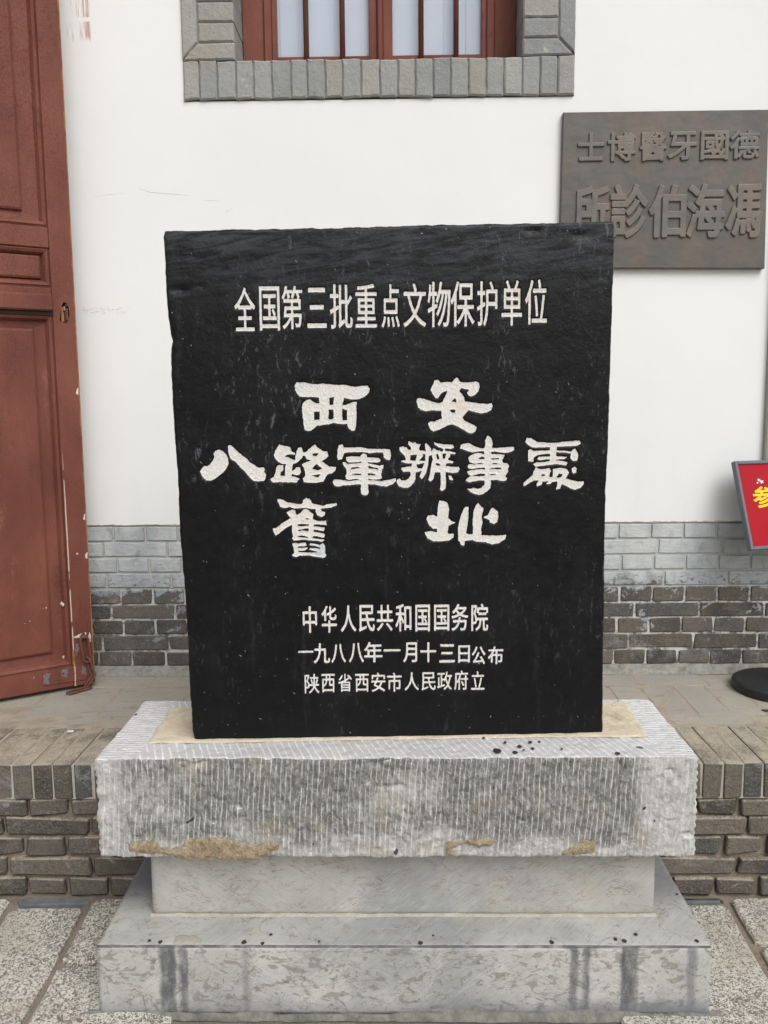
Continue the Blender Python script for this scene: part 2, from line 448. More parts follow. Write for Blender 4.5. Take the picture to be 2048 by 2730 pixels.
def mat_smooth_stone(name, stains=None, z0=0.0, z1=0.16, tint=(0.40, 0.405, 0.385)):
    """sawn limestone blocks of the foot: diagonal saw scratches, brown seams, run-off stains"""
    m = Mat(name, 0.62, 0.35)
    p = m.opos
    x, y, z = m.sep(p)
    N = m.sep(m.geo.outputs['Normal'])
    ist = m.step(N[2], 0.6, 0.8)
    big = m.noise(p, 4.5, 5, 0.6)
    c = m.mix(m.step(big, 0.35, 0.68), tint, tuple(min(1, v * 1.28) for v in tint))
    c = m.mix(m.step(m.noise(p, 3.0, 4, 0.6), 0.50, 0.68, 0, 0.6), c, (0.25, 0.262, 0.275))
    c = m.mix(m.mul(m.step(m.noise(p, 38, 5, 0.75), 0.50, 0.66), 0.4), c, (0.26, 0.255, 0.235))
    c = m.mix(m.step(m.noise(m.map(p, (1, 1, 1), (0, 0, 0), (3, 1, 7)), 5, 4, 0.6), 0.58, 0.72, 0, 0.4), c, (0.45, 0.40, 0.31))
    # diagonal scratches
    s1 = m.noise(m.grain(p, (0, rad(-32), 0), (22, 12, 330)), 1, 3, 0.65)
    s2 = m.noise(m.grain(p, (0, rad(38), 0), (22, 12, 300)), 1, 3, 0.65)
    st = m.noise(m.grain(p, (0, 0, rad(38)), (230, 12, 9)), 1, 4, 0.7)
    sw = m.step(m.noise(p, 3.5, 2), 0.48, 0.52)
    sf = m.mix(sw, s1, s2)
    scr = m.mix(ist, sf, st)
    c = m.mix(m.step(scr, 0.54, 0.68, 0, 0.38), c, (0.56, 0.565, 0.55))
    c = m.mix(m.step(scr, 0.46, 0.32, 0, 0.32), c, (0.20, 0.205, 0.20))
    # brown hairline seams, more or less level
    v_ = m.noise(m.map(p, (1, 1, 3.0)), 13, 6, 0.65, 0.8)
    seam = m.mul(m.step(m.math('ABSOLUTE', m.sub(v_, 0.5)), 0.003, 0.012, 1, 0), m.step(m.noise(p, 16, 4), 0.40, 0.60))
    c = m.mix(m.mul(seam, 0.8), c, (0.19, 0.135, 0.09))
    if stains:
        blot = m.mul(m.step(m.noise(m.map(p, (1, 1, 1.9)), 21, 5, 0.65, 1.3), 0.545, 0.58), m.sub(1.0, ist))
        c = m.mix(m.mul(blot, 0.62), c, (0.185, 0.175, 0.145))
        blot2 = m.mul(m.step(m.noise(p, 60, 4, 0.7, 1.0), 0.60, 0.65), m.sub(1.0, ist))
        c = m.mix(m.mul(blot2, 0.6), c, (0.13, 0.125, 0.115))
        stops = []
        for a, b, k in stains:
            w = 0.003
            stops += [(a - w, 0.0), (a + w, k), (b - w, k), (b + w, 0.0)]
        stops = [(max(0, min(1, (s_ + 0.69) / 1.38)), v2) for s_, v2 in stops]
        xs = m.math('DIVIDE', m.add(m.add(x, m.mul(m.sub(m.noise(p, 22, 4, 0.7), 0.5), 0.014)), 0.69), 1.38)
        r = m.ramp(xs, [(0.0, 0.0)] + stops)
        sm = m.mul(m.mul(r, m.sub(1.0, ist)), m.step(m.noise(m.map(p, (3, 1, 1)), 14, 6, 0.7), 0.30, 0.62, 0.45, 1.0))
        c = m.mix(sm, c, (0.085, 0.09, 0.10))
        # darker bluish bottom edge, stronger on the right half
        db = m.mul(m.step(m.add(z, m.mul(m.noise(p, 9, 4), 0.06)), 0.085, 0.03), m.step(x, -0.1, 0.5, 0.45, 0.85))
        c = m.mix(m.mul(db, m.sub(1.0, ist)), c, (0.15, 0.165, 0.185))
        # dark blue-grey marks on top, towards the back corners
        tm = m.mul(m.mul(ist, 0.85), m.mul(m.step(m.math('ABSOLUTE', x), 0.52, 0.60), m.step(m.add(y, m.mul(big, 0.25)), -0.98, -0.84)))
        c = m.mix(m.mul(tm, 0.8), c, (0.125, 0.13, 0.145))
        # thin dark crust along the front arris
        ar = m.mul(m.step(z, z1 - 0.0060, z1 - 0.0035), m.step(m.add(y, m.mul(m.noise(p, 60, 3), 0.003)), -1.1995, -1.1975, 1, 0))
        c = m.mix(m.mul(ar, m.step(m.noise(p, 30, 4), 0.3, 0.6, 0.5, 0.95)), c, (0.075, 0.078, 0.08))
    m.color(c)
    m.rough(m.step(big, 0.3, 0.7, 0.5, 0.72))
    m.bump((m.noise(p, 12, 4), 0.2, 0.006), (scr, 0.35, 0.0012), (m.noise(p, 150, 3, 0.7), 0.3, 0.001))
    return m.m

def mat_granite():
    m = Mat('bush_hammered_granite', 0.85, 0.3)
    p = m.wpos
    r = m.rand()
    warp = m.vadd(p, m.vscale(m.noise(p, 60, 3, 0.6, 0, True), 0.012))
    worm = m.noise(warp, 135, 2, 0.5, 1.6)
    worm2 = m.noise(warp, 70, 3, 0.6, 0.8)
    light = m.ramp(r, [(0, (0.60, 0.55, 0.455)), (0.5, (0.64, 0.62, 0.55)), (1, (0.56, 0.53, 0.46))])
    dark = m.mix(r, (0.19, 0.165, 0.135), (0.165, 0.157, 0.142))
    wear = m.noise(p, 3.2, 4, 0.6)
    thr = m.add(worm, m.mul(m.sub(wear, 0.5), 0.28))
    c = m.mix(m.step(thr, 0.49, 0.55), light, dark)
    c = m.mix(m.step(worm2, 0.56, 0.70, 0, 0.4), c, (0.25, 0.215, 0.175))
    c = m.mix(m.mul(m.step(m.noise(p, 2.6, 6, 0.7), 0.48, 0.68), 0.45), c, (0.27, 0.22, 0.165))
    c = m.mix(m.step(m.noise(p, 6.5, 2, 0.5), 0.745, 0.76), c, (0.045, 0.042, 0.038))
    m.color(c)
    m.bump((worm, -0.9, 0.006), (m.noise(p, 300, 2), 0.4, 0.001))
    return m.m

def mat_bronze(name='patinated_bronze', k=1.0):
    m = Mat(name, 0.48, 0.5)
    p = m.opos
    c = m.ramp(m.noise(p, 5.5, 4, 0.6), [(0.3, (0.096 * k, 0.096 * k, 0.090 * k)), (0.5, (0.115 * k, 0.104 * k, 0.090 * k)), (0.68, (0.150 * k, 0.115 * k, 0.092 * k))])
    c = m.mix(m.step(m.noise(p, 18, 5, 0.7), 0.5, 0.72, 0, 0.45), c, (0.075, 0.085, 0.082))
    c = m.mix(m.step(m.noise(p, 12, 4, 0.7), 0.68, 0.8, 0, 0.5), c, (0.14, 0.23, 0.19))
    m.color(c)
    m.b.inputs['Metallic'].default_value = 0.2
    m.rough(m.step(m.noise(p, 14, 4), 0.3, 0.7, 0.40, 0.55))
    m.bump((m.noise(p, 9, 3), 0.35, 0.012), (m.noise(p, 120, 3), 0.15, 0.001))
    return m.m

def mat_simple(name, c, rough=0.6, spec=0.4, c2=None, scale=30, bump=0.3, bd=0.002, metallic=0.0):
    m = Mat(name, rough, spec)
    p = m.opos
    c2 = c2 or tuple(v * 0.8 for v in c)
    m.color(m.mix(m.step(m.noise(p, scale, 5, 0.65), 0.35, 0.7), c, c2))
    m.b.inputs['Metallic'].default_value = metallic
    m.bump((m.noise(p, scale * 3, 4, 0.7), bump, bd))
    return m.m

M = dict(
    slate=mat_simple('blue_slate_strip', (0.13, 0.14, 0.15), 0.85, 0.25, (0.20, 0.20, 0.195), 30, 0.6, 0.003),
    footcrust=mat_mortar('crumbly_foot_crust', (0.23, 0.225, 0.20), (0.34, 0.335, 0.30), 45, (0.13, 0.11, 0.09)),
    joint=mat_mortar('yellowed_cement_joint', (0.42, 0.38, 0.30), (0.50, 0.47, 0.40), 30, (0.26, 0.22, 0.17)),
    dust=mat_mortar('sandy_dirt', (0.43, 0.37, 0.285), (0.34, 0.29, 0.225), 18, (0.22, 0.20, 0.17)),
    plaster=mat_plaster(), dado=mat_brick('painted_foot_brick', painted=True), dado_mortar=mat_dado_mortar(),
    riser=mat_brick('weathered_grey_brick', topdust=0.92),
    riser_mortar=mat_mortar('sandy_bedding_mortar', (0.265, 0.215, 0.165), (0.20, 0.165, 0.13)),
    pale_mortar=mat_mortar('pale_pointing_mortar', (0.40, 0.395, 0.37), (0.45, 0.40, 0.31), 25, (0.20, 0.21, 0.215)),
    fillet=mat_mortar('dirty_cement_fillet', (0.17, 0.17, 0.15), (0.27, 0.26, 0.225), 40, (0.08, 0.085, 0.085)),
    paver=mat_paver(),
    surround=mat_surround(), door=mat_red_paint('old_red_door_paint', door=True), sash=mat_red_paint('flaking_red_window_paint'),
    stele=mat_stele(), ink=mat_ink(), cap=mat_cap(),
    neck=mat_smooth_stone('sawn_stone_block', tint=(0.372, 0.367, 0.340)),
    slab=mat_smooth_stone('stained_sawn_slab', stains=[(-0.534, -0.499, 0.95), (-0.491, -0.472, 0.9), (-0.350, -0.335, 0.4), (0.375, 0.392, 0.85), (0.4045, 0.4185, 0.9), (0.487, 0.524, 0.95), (0.632, 0.652, 0.6)], z1=0.165, tint=(0.385, 0.383, 0.362)),
    granite=mat_granite(), bronze=mat_bronze(), bronze_face=mat_bronze('rubbed_bronze', 1.35),
    sand=mat_simple('yellow_cement', (0.68, 0.60, 0.46), 0.95, 0.15, (0.56, 0.475, 0.35), 26, 0.9, 0.006),
    crust=mat_simple('crumbling_yellow_cement', (0.74, 0.62, 0.43), 0.95, 0.15, (0.42, 0.31, 0.19), 75, 1.0, 0.018),
    rust=mat_simple('rusty_red_iron', (0.20, 0.082, 0.050), 0.75, 0.4, (0.12, 0.060, 0.044), 90, 0.5, 0.002, 0.2),
    bare_wood=mat_simple('bare_ochre_wood', (0.33, 0.18, 0.065), 0.8, 0.2, (0.19, 0.11, 0.05), 60),
    white_fill=mat_simple('chipped_white_filler', (0.66, 0.63, 0.58), 0.9, 0.2, (0.55, 0.53, 0.50), 60),
    iron=mat_simple('dark_iron', (0.05, 0.035, 0.03), 0.6, 0.5, (0.09, 0.06, 0.05), 80, 0.4, 0.001, 0.5),
    steel_chip=mat_simple('worn_steel', (0.30, 0.30, 0.32), 0.45, 0.5, (0.2, 0.18, 0.18), 120, 0.3, 0.001, 0.6),
    frame=mat_simple('blue_grey_powder_coat', (0.125, 0.15, 0.17), 0.45, 0.5, (0.115, 0.14, 0.16), 8, 0.03),
    poster=mat_simple('red_poster', (0.40, 0.012, 0.022), 0.5, 0.12, (0.36, 0.012, 0.022), 6, 0.02),
    yellow=mat_simple('yellow_print', (0.80, 0.60, 0.01), 0.45, 0.4, (0.78, 0.56, 0.01), 6, 0.02),
    rubber=mat_simple('black_rubber', (0.017, 0.018, 0.019), 0.5, 0.45, (0.026, 0.027, 0.028), 20, 0.25),
    chrome=mat_simple('brushed_pole', (0.35, 0.36, 0.37), 0.3, 0.5, (0.3, 0.3, 0.32), 20, 0.05, 0.001, 1.0),
    black_spot=mat_simple('black_inclusion', (0.03, 0.033, 0.038), 0.6, 0.4, (0.05, 0.052, 0.055), 80),
    dark_seam=mat_simple('dark_gap', (0.03, 0.025, 0.02), 0.9, 0.1),
    curtain=mat_simple('pale_window_film', (0.56, 0.63, 0.74), 0.6, 0.4, (0.60, 0.66, 0.76), 3, 0.02),
    curtain2=mat_simple('pale_folded_cloth', (0.50, 0.57, 0.69), 0.7, 0.3, (0.53, 0.60, 0.71), 3, 0.02),
    paper=mat_simple('white_paper', (0.78, 0.78, 0.76), 0.8, 0.2),
    scratch=mat_simple('grey_scratch', (0.50, 0.50, 0.49), 0.9, 0.1),
)
_g = Mat('window_glass', 0.06, 0.5)
_g.color((0.75, 0.82, 0.9))
_g.b.inputs['Alpha'].default_value = 0.28
M['glass'] = _g.m
_s = Mat('courtyard_ground', 0.9, 0.2)
_s.color(_s.mix(_s.step(_s.noise(_s.wpos, 20, 6, 0.7), 0.4, 0.65), (0.265, 0.22, 0.175), (0.20, 0.17, 0.14)))
_s.bump((_s.noise(_s.wpos, 90, 5, 0.7), 0.8, 0.005))
M['ground'] = _s.m

# outlines of the brushed characters on the stele: x,z in tenths of a millimetre on its front plane
BRUSHED=[
 [[(-2228,13949),(-2183,14005),(-2008,14001),(-1845,13967),(-1736,13956),(-1626,13976),(-1430,13953),(-1299,13941),(-1134,13940),(-916,13895),(-751,13915),(-631,13916),(-588,13859),(-599,13773),(-699,13686),(-810,13633),(-952,13623),(-1084,13646),(-1144,13668),(-1178,13582),(-1196,13505),(-1130,13499),(-1030,13537),(-931,13574),(-871,13563),(-889,13459),(-880,13284),(-893,13153),(-905,13011),(-939,12939),(-995,12937),(-1071,13001),(-1086,13094),(-1202,13085),(-1312,13102),(-1399,13119),(-1488,13087),(-1642,13072),(-1763,13057),(-1819,13008),(-1886,12954),(-1953,12943),(-2029,12966),(-2054,13076),(-2058,13185),(-2077,13295),(-2080,13459),(-2056,13546),(-1983,13621),(-1906,13631),(-1852,13587),(-1776,13549),(-1689,13537),(-1703,13673),(-1817,13690),(-1960,13686),(-2124,13698),(-2188,13764),(-2224,13851)],[(-1824,13364),(-1692,13368),(-1695,13193),(-1827,13172)],[(-1484,13671),(-1368,13687),(-1388,13507),(-1475,13508)],[(-1494,13410),(-1395,13414),(-1381,13212),(-1442,13174),(-1513,13202)],[(-1202,13429),(-1087,13395),(-1091,13166),(-1201,13167)]],
 [[(855,14032),(926,14032),(976,13972),(1130,13987),(1240,13980),(1295,14050),(1339,14088),(1377,14061),(1405,13984),(1570,13972),(1680,13977),(1768,13998),(1829,13959),(1840,13872),(1813,13774),(1748,13699),(1659,13672),(1604,13694),(1571,13744),(1626,13819),(1515,13837),(1438,13859),(1394,13789),(1461,13712),(1505,13635),(1516,13559),(1682,13535),(1848,13507),(2014,13500),(2113,13510),(2136,13455),(2114,13367),(2015,13319),(1882,13298),(1738,13332),(1600,13372),(1528,13285),(1468,13209),(1507,13142),(1607,13086),(1718,13041),(1784,12986),(1752,12898),(1696,12854),(1596,12877),(1463,12956),(1352,13023),(1230,13062),(1131,13036),(1020,12982),(909,12928),(821,12901),(754,12951),(721,13029),(699,13084),(766,13122),(843,13115),(954,13169),(1020,13191),(1003,13268),(1003,13361),(799,13373),(667,13353),(556,13381),(485,13436),(458,13557),(458,13622),(524,13643),(634,13615),(799,13554),(954,13520),(1020,13541),(1075,13650),(1119,13737),(1130,13791),(1042,13781),(976,13716),(921,13640),(877,13640),(811,13728),(761,13816),(789,13892),(822,13946)],[(1218,13556),(1307,13648),(1345,13538),(1274,13550)],[(1169,13387),(1318,13385),(1296,13298),(1230,13320)]],
 [[(-4377,12067),(-4320,12136),(-4283,12186),(-4218,12181),(-4152,12215),(-4079,12305),(-4046,12385),(-4058,12465),(-4022,12520),(-3941,12544),(-3852,12508),(-3785,12432),(-3752,12342),(-3736,12241),(-3784,12141),(-3867,12041),(-3991,11942),(-4063,11892),(-4154,11857),(-4244,11868),(-4302,11935),(-4350,11996)],[(-3733,12632),(-3678,12642),(-3620,12591),(-3533,12500),(-3435,12409),(-3327,12328),(-3260,12246),(-3161,12185),(-3082,12134),(-2962,12138),(-2938,12082),(-2964,12052),(-2911,11981),(-2933,11900),(-2960,11840),(-3091,11831),(-3191,11847),(-3279,11924),(-3366,12036),(-3483,12158),(-3580,12270),(-3697,12351),(-3733,12482)]],
 [[(-2603,12657),(-2566,12629),(-2452,12608),(-2377,12589),(-2340,12541),(-2341,12493),(-2256,12444),(-2266,12421),(-2380,12431),(-2438,12418),(-2505,12375),(-2401,12355),(-2326,12311),(-2264,12292),(-2248,12387),(-2222,12492),(-2187,12568),(-2120,12581),(-2084,12490),(-2065,12462),(-2017,12471),(-1940,12537),(-1862,12612),(-1805,12635),(-1777,12583),(-1702,12534),(-1636,12486),(-1550,12480),(-1523,12380),(-1591,12314),(-1687,12272),(-1593,12208),(-1498,12140),(-1355,12129),(-1375,12053),(-1443,11996),(-1539,11978),(-1598,11892),(-1638,11810),(-1801,11788),(-2012,11795),(-2069,11805),(-2101,11878),(-2038,11944),(-2045,12060),(-2072,12137),(-2109,12195),(-2070,12228),(-1964,12260),(-1897,12288),(-2001,12318),(-2038,12395),(-2086,12395),(-2115,12338),(-2174,12281),(-2242,12234),(-2299,12225),(-2329,12158),(-2346,12053),(-2274,12081),(-2244,12134),(-2153,12137),(-2136,12022),(-2181,11960),(-2257,11971),(-2333,11991),(-2353,11938),(-2258,11918),(-2163,11878),(-2212,11850),(-2232,11797),(-2442,11804),(-2614,11816),(-2777,11803),(-2818,11876),(-2745,11923),(-2695,12028),(-2683,12133),(-2634,12185),(-2529,12184),(-2537,12065),(-2585,12036),(-2601,11945),(-2487,11949),(-2483,12103),(-2476,12189),(-2452,12212),(-2557,12218),(-2632,12267),(-2702,12334),(-2724,12411),(-2692,12516),(-2633,12601)],[(-1904,12436),(-1732,12454),(-1781,12373),(-1866,12393)],[(-1901,12101),(-1784,12210),(-1661,12108),(-1758,12057)],[(-1903,11953),(-1692,11984),(-1746,11903),(-1837,11923)]],
 [[(-1280,12616),(-1203,12630),(-1176,12563),(-1052,12561),(-794,12564),(-622,12529),(-403,12522),(-288,12525),(-145,12510),(-131,12414),(-126,12366),(-156,12280),(-223,12290),(-280,12329),(-298,12444),(-432,12455),(-604,12438),(-719,12458),(-910,12469),(-1168,12453),(-1198,12377),(-1218,12310),(-1304,12292),(-1322,12378),(-1310,12521)],[(-748,12430),(-672,12400),(-658,12343),(-529,12332),(-405,12321),(-357,12273),(-386,12230),(-530,12231),(-640,12237),(-635,12208),(-530,12188),(-387,12153),(-296,12162),(-306,12090),(-335,12061),(-351,11936),(-327,11878),(-370,11855),(-534,11847),(-644,11862),(-640,11829),(-486,11822),(-342,11806),(-198,11829),(-25,11866),(-15,11808),(-73,11750),(-218,11694),(-343,11700),(-487,11735),(-645,11747),(-646,11641),(-633,11554),(-662,11501),(-749,11497),(-801,11536),(-810,11633),(-789,11748),(-919,11745),(-1063,11727),(-1207,11724),(-1275,11696),(-1399,11716),(-1431,11803),(-1397,11856),(-1206,11835),(-1062,11814),(-899,11831),(-783,11849),(-917,11865),(-1062,11843),(-1138,11863),(-1142,11945),(-1108,11983),(-1125,12089),(-1200,12195),(-1200,12238),(-1142,12237),(-1095,12194),(-951,12202),(-789,12219),(-783,12253),(-951,12231),(-1075,12237),(-1122,12290),(-1126,12347),(-1007,12365),(-816,12359),(-796,12387)],[(-1039,12078),(-1000,12121),(-876,12134),(-751,12118),(-876,12096)],[(-1041,11958),(-954,11981),(-787,11984),(-801,11946),(-955,11948)],[(-636,12160),(-531,12126),(-416,12101),(-402,12057),(-531,12083),(-632,12093)],[(-647,11988),(-571,11987),(-408,11937),(-648,11940)]],
 [[(267,12694),(320,12665),(348,12641),(416,12664),(435,12630),(540,12625),(511,12558),(492,12530),(511,12482),(626,12471),(654,12456),(645,12538),(640,12624),(669,12638),(731,12575),(769,12517),(769,12450),(803,12469),(803,12517),(837,12526),(885,12488),(952,12477),(1019,12448),(1048,12495),(1028,12524),(942,12554),(856,12612),(842,12660),(894,12640),(1038,12615),(1258,12603),(1278,12541),(1211,12513),(1086,12524),(1076,12466),(1182,12461),(1326,12426),(1307,12388),(1211,12408),(1182,12331),(1144,12284),(1153,12255),(1269,12235),(1250,12196),(1115,12198),(1096,12131),(1230,12110),(1384,12108),(1404,12060),(1375,11993),(1279,11975),(1096,11996),(1091,11909),(1101,11764),(1091,11619),(1009,11572),(971,11611),(985,11717),(990,11910),(976,11997),(836,11994),(846,11960),(817,11845),(759,11787),(706,11826),(745,11932),(759,12057),(783,12172),(808,12287),(793,12383),(721,12365),(712,12269),(692,12135),(663,12010),(615,11905),(561,11842),(509,11906),(557,12001),(577,12049),(490,12007),(423,12003),(417,11868),(383,11772),(315,11695),(248,11653),(142,11659),(46,11698),(-2,11766),(8,11834),(57,11862),(114,11813),(201,11817),(278,11869),(317,11946),(307,12014),(221,12015),(154,12001),(106,12064),(116,12097),(221,12125),(332,12129),(356,12196),(251,12202),(155,12217),(97,12256),(213,12274),(203,12322),(146,12409),(61,12486),(66,12553),(128,12576),(224,12551),(243,12513),(319,12483),(329,12531),(319,12560),(262,12627)],[(304,12383),(453,12396),(424,12253),(304,12263)],[(500,12257),(587,12366),(573,12409),(649,12404),(639,12250),(548,12251)],[(442,12176),(529,12189),(620,12212),(596,12136),(562,12078),(471,12084),(442,12128)],[(880,12401),(923,12411),(952,12324),(961,12286),(904,12277)],[(1024,12410),(1115,12418),(1086,12304),(1028,12280)],[(875,12210),(952,12194),(990,12136),(879,12142)],[(1154,11918),(1221,11908),(1260,11830),(1250,11806),(1183,11831)]],
 [[(2032,12799),(2099,12755),(2133,12674),(2144,12597),(2125,12521),(2236,12520),(2380,12533),(2524,12541),(2620,12540),(2630,12477),(2563,12440),(2467,12412),(2333,12423),(2188,12448),(2111,12435),(2112,12391),(2237,12381),(2410,12365),(2382,12288),(2363,12259),(2373,12182),(2470,12177),(2519,12113),(2481,12037),(2500,11998),(2453,11931),(2424,11893),(2473,11844),(2454,11796),(2387,11777),(2241,11812),(2111,11809),(2116,11722),(2098,11635),(2031,11558),(1934,11491),(1828,11478),(1692,11523),(1634,11562),(1586,11611),(1682,11610),(1711,11639),(1818,11609),(1895,11627),(1972,11704),(1976,11772),(1952,11806),(1817,11798),(1710,11784),(1633,11761),(1546,11796),(1566,11834),(1642,11891),(1710,11905),(1826,11889),(1985,11902),(1985,11950),(1874,11956),(1758,11933),(1681,11910),(1613,11935),(1579,11998),(1613,12017),(1709,12035),(1854,12053),(1984,12047),(1974,12090),(1854,12082),(1680,12059),(1603,12080),(1593,12133),(1641,12171),(1738,12155),(1853,12168),(1969,12177),(1949,12196),(1853,12192),(1737,12179),(1631,12209),(1617,12267),(1607,12315),(1660,12362),(1736,12400),(1832,12418),(1967,12374),(1967,12460),(1851,12452),(1688,12434),(1592,12464),(1505,12498),(1414,12518),(1438,12604),(1505,12622),(1601,12636),(1687,12587),(1813,12533),(1928,12508),(1966,12532),(1985,12589),(1980,12704)],[(1747,12280),(1814,12284),(1900,12341),(1968,12321),(1968,12273),(1853,12269)],[(2117,12300),(2295,12294),(2295,12270),(2122,12262)],[(2113,12180),(2171,12189),(2344,12173),(2171,12154)],[(2109,12079),(2355,12091),(2336,12043),(2109,12050)],[(2091,11944),(2279,11933),(2144,11910),(2086,11920)]],
 [[(2917,12742),(3013,12726),(3125,12660),(3156,12644),(3349,12627),(3572,12620),(3866,12658),(4089,12666),(4120,12610),(4050,12555),(3918,12551),(3715,12548),(3584,12539),(3575,12454),(3717,12447),(3819,12436),(3911,12425),(3950,12470),(3996,12490),(4043,12409),(4065,12348),(4047,12226),(3966,12212),(3909,12248),(3897,12329),(3911,12385),(3769,12406),(3570,12418),(3577,12322),(3720,12316),(3816,12305),(3771,12265),(3578,12256),(3558,12231),(3721,12214),(3834,12188),(3805,12117),(3682,12139),(3580,12150),(3357,12127),(3113,12099),(3066,12150),(3132,12190),(3315,12198),(3447,12222),(3436,12263),(3314,12259),(3212,12245),(3146,12261),(3191,12316),(3313,12315),(3445,12323),(3429,12394),(3282,12376),(3160,12357),(3069,12307),(3061,12206),(2949,12222),(2947,12359),(2946,12460),(2996,12485),(3067,12448),(3209,12452),(3433,12455),(3436,12536),(3350,12532),(3107,12524),(3026,12535),(2944,12581),(2872,12642)],[(3123,12078),(3195,12042),(3317,12036),(3419,12060),(3460,11999),(3421,11908),(3432,11852),(3504,11856),(3506,12039),(3663,12063),(3816,12041),(3869,11954),(3829,11893),(3800,11822),(3933,11780),(4087,11748),(4199,11757),(4211,11696),(4141,11615),(4019,11570),(3917,11597),(3813,11659),(3710,11701),(3671,11599),(3580,11575),(3618,11702),(3607,11763),(3505,11754),(3445,11704),(3363,11705),(3413,11765),(3291,11767),(3251,11685),(3150,11661),(3149,11717),(3189,11788),(3097,11789),(2996,11749),(2915,11689),(2854,11669),(2858,11746),(2954,11821),(3054,11912),(3074,11993)],[(3218,11900),(3278,11930),(3340,11919),(3320,11878)],[(3585,11855),(3645,11936),(3737,11935),(3697,11854),(3616,11834)],[(3933,12045),(3994,12085),(4040,12044),(4032,11952),(3971,11933),(3934,11984)]],
 [[(-2670,11431),(-2554,11409),(-2449,11343),(-2333,11331),(-2153,11297),(-2105,11340),(-2103,11393),(-2033,11446),(-1949,11413),(-1888,11305),(-1771,11288),(-1655,11265),(-1548,11301),(-1356,11321),(-1346,11278),(-1496,11226),(-1634,11206),(-1719,11212),(-1688,11153),(-1615,11120),(-1627,11045),(-1702,11013),(-1786,11057),(-1822,11133),(-1821,11197),(-1921,11198),(-2038,11226),(-2144,11222),(-2293,11213),(-2409,11252),(-2505,11226),(-2611,11249),(-2635,11313),(-2671,11378)],[(-2475,11129),(-2357,11182),(-2283,11170),(-2264,11073),(-2243,11062),(-2146,11126),(-2081,11195),(-2028,11202),(-1955,11134),(-1881,11080),(-1894,10962),(-1810,10928),(-1682,10916),(-1597,10926),(-1588,10834),(-1715,10841),(-1875,10854),(-1876,10805),(-1738,10782),(-1631,10765),(-1654,10695),(-1771,10718),(-1877,10730),(-1883,10681),(-1772,10658),(-1623,10624),(-1651,10543),(-1774,10572),(-1880,10584),(-1934,10536),(-1817,10518),(-1636,10494),(-1690,10452),(-1818,10475),(-1989,10488),(-2106,10511),(-2223,10491),(-2330,10481),(-2366,10541),(-2339,10568),(-2363,10687),(-2359,10859),(-2462,10796),(-2570,10722),(-2668,10647),(-2733,10599),(-2763,10659),(-2793,10757),(-2718,10777),(-2599,10862),(-2469,10947),(-2383,10999),(-2435,11054)],[(-2075,10974),(-2011,10995),(-1958,10962),(-1979,10952)],[(-2226,10858),(-2109,10862),(-1981,10855),(-1987,10823),(-2110,10802),(-2238,10809)],[(-2272,10707),(-2175,10739),(-1983,10769),(-1990,10693),(-2112,10705),(-2198,10696)],[(-2275,10583),(-2136,10603),(-1998,10558),(-2009,10537),(-2201,10561)],[(-2369,10417),(-2310,10427),(-2225,10415),(-2064,10440),(-2044,10369),(-2119,10354),(-2226,10355),(-2243,10317),(-2120,10310),(-2013,10320),(-2068,10261),(-2164,10251),(-2239,10258),(-2208,10214),(-2048,10206),(-1887,10204),(-1727,10202),(-1833,10236),(-1993,10276),(-1960,10308),(-1843,10302),(-1736,10284),(-1730,10311),(-1831,10356),(-1969,10379),(-1974,10417),(-1862,10405),(-1756,10377),(-1670,10413),(-1628,10353),(-1631,10190),(-1605,10125),(-1654,10082),(-1782,10105),(-1995,10141),(-2209,10143),(-2296,10106),(-2375,10145),(-2326,10210),(-2334,10308)]],
 [[(962,11352),(1048,11344),(1128,11304),(1174,11157),(1148,10957),(1227,10889),(1307,10848),(1228,10815),(1155,10783),(1135,10595),(1274,10600),(1275,10513),(1175,10447),(962,10429),(802,10438),(683,10507),(623,10642),(763,10660),(902,10632),(902,10719),(816,10720),(723,10801),(664,10949),(710,11015),(830,11027),(909,10980),(922,11173),(942,11306)],[(1538,11199),(1605,11205),(1606,10938),(1560,10604),(1627,10576),(1720,10588),(1712,10897),(1731,11124),(1783,11230),(1829,11296),(1890,11202),(1943,11175),(1911,10961),(1932,10841),(1893,10694),(1906,10613),(1893,10559),(2093,10544),(2293,10541),(2473,10559),(2441,10459),(2295,10366),(2162,10347),(2001,10397),(1788,10413),(1708,10454),(1521,10429),(1522,10322),(1441,10343),(1428,10404),(1388,10444),(1374,10727),(1433,10994),(1492,11126)],[(1951,10968),(2050,11013),(2116,11146),(2155,11179),(2275,11091),(2283,10970),(2258,10850),(2185,10811),(2091,10852),(2104,10886)]],
]
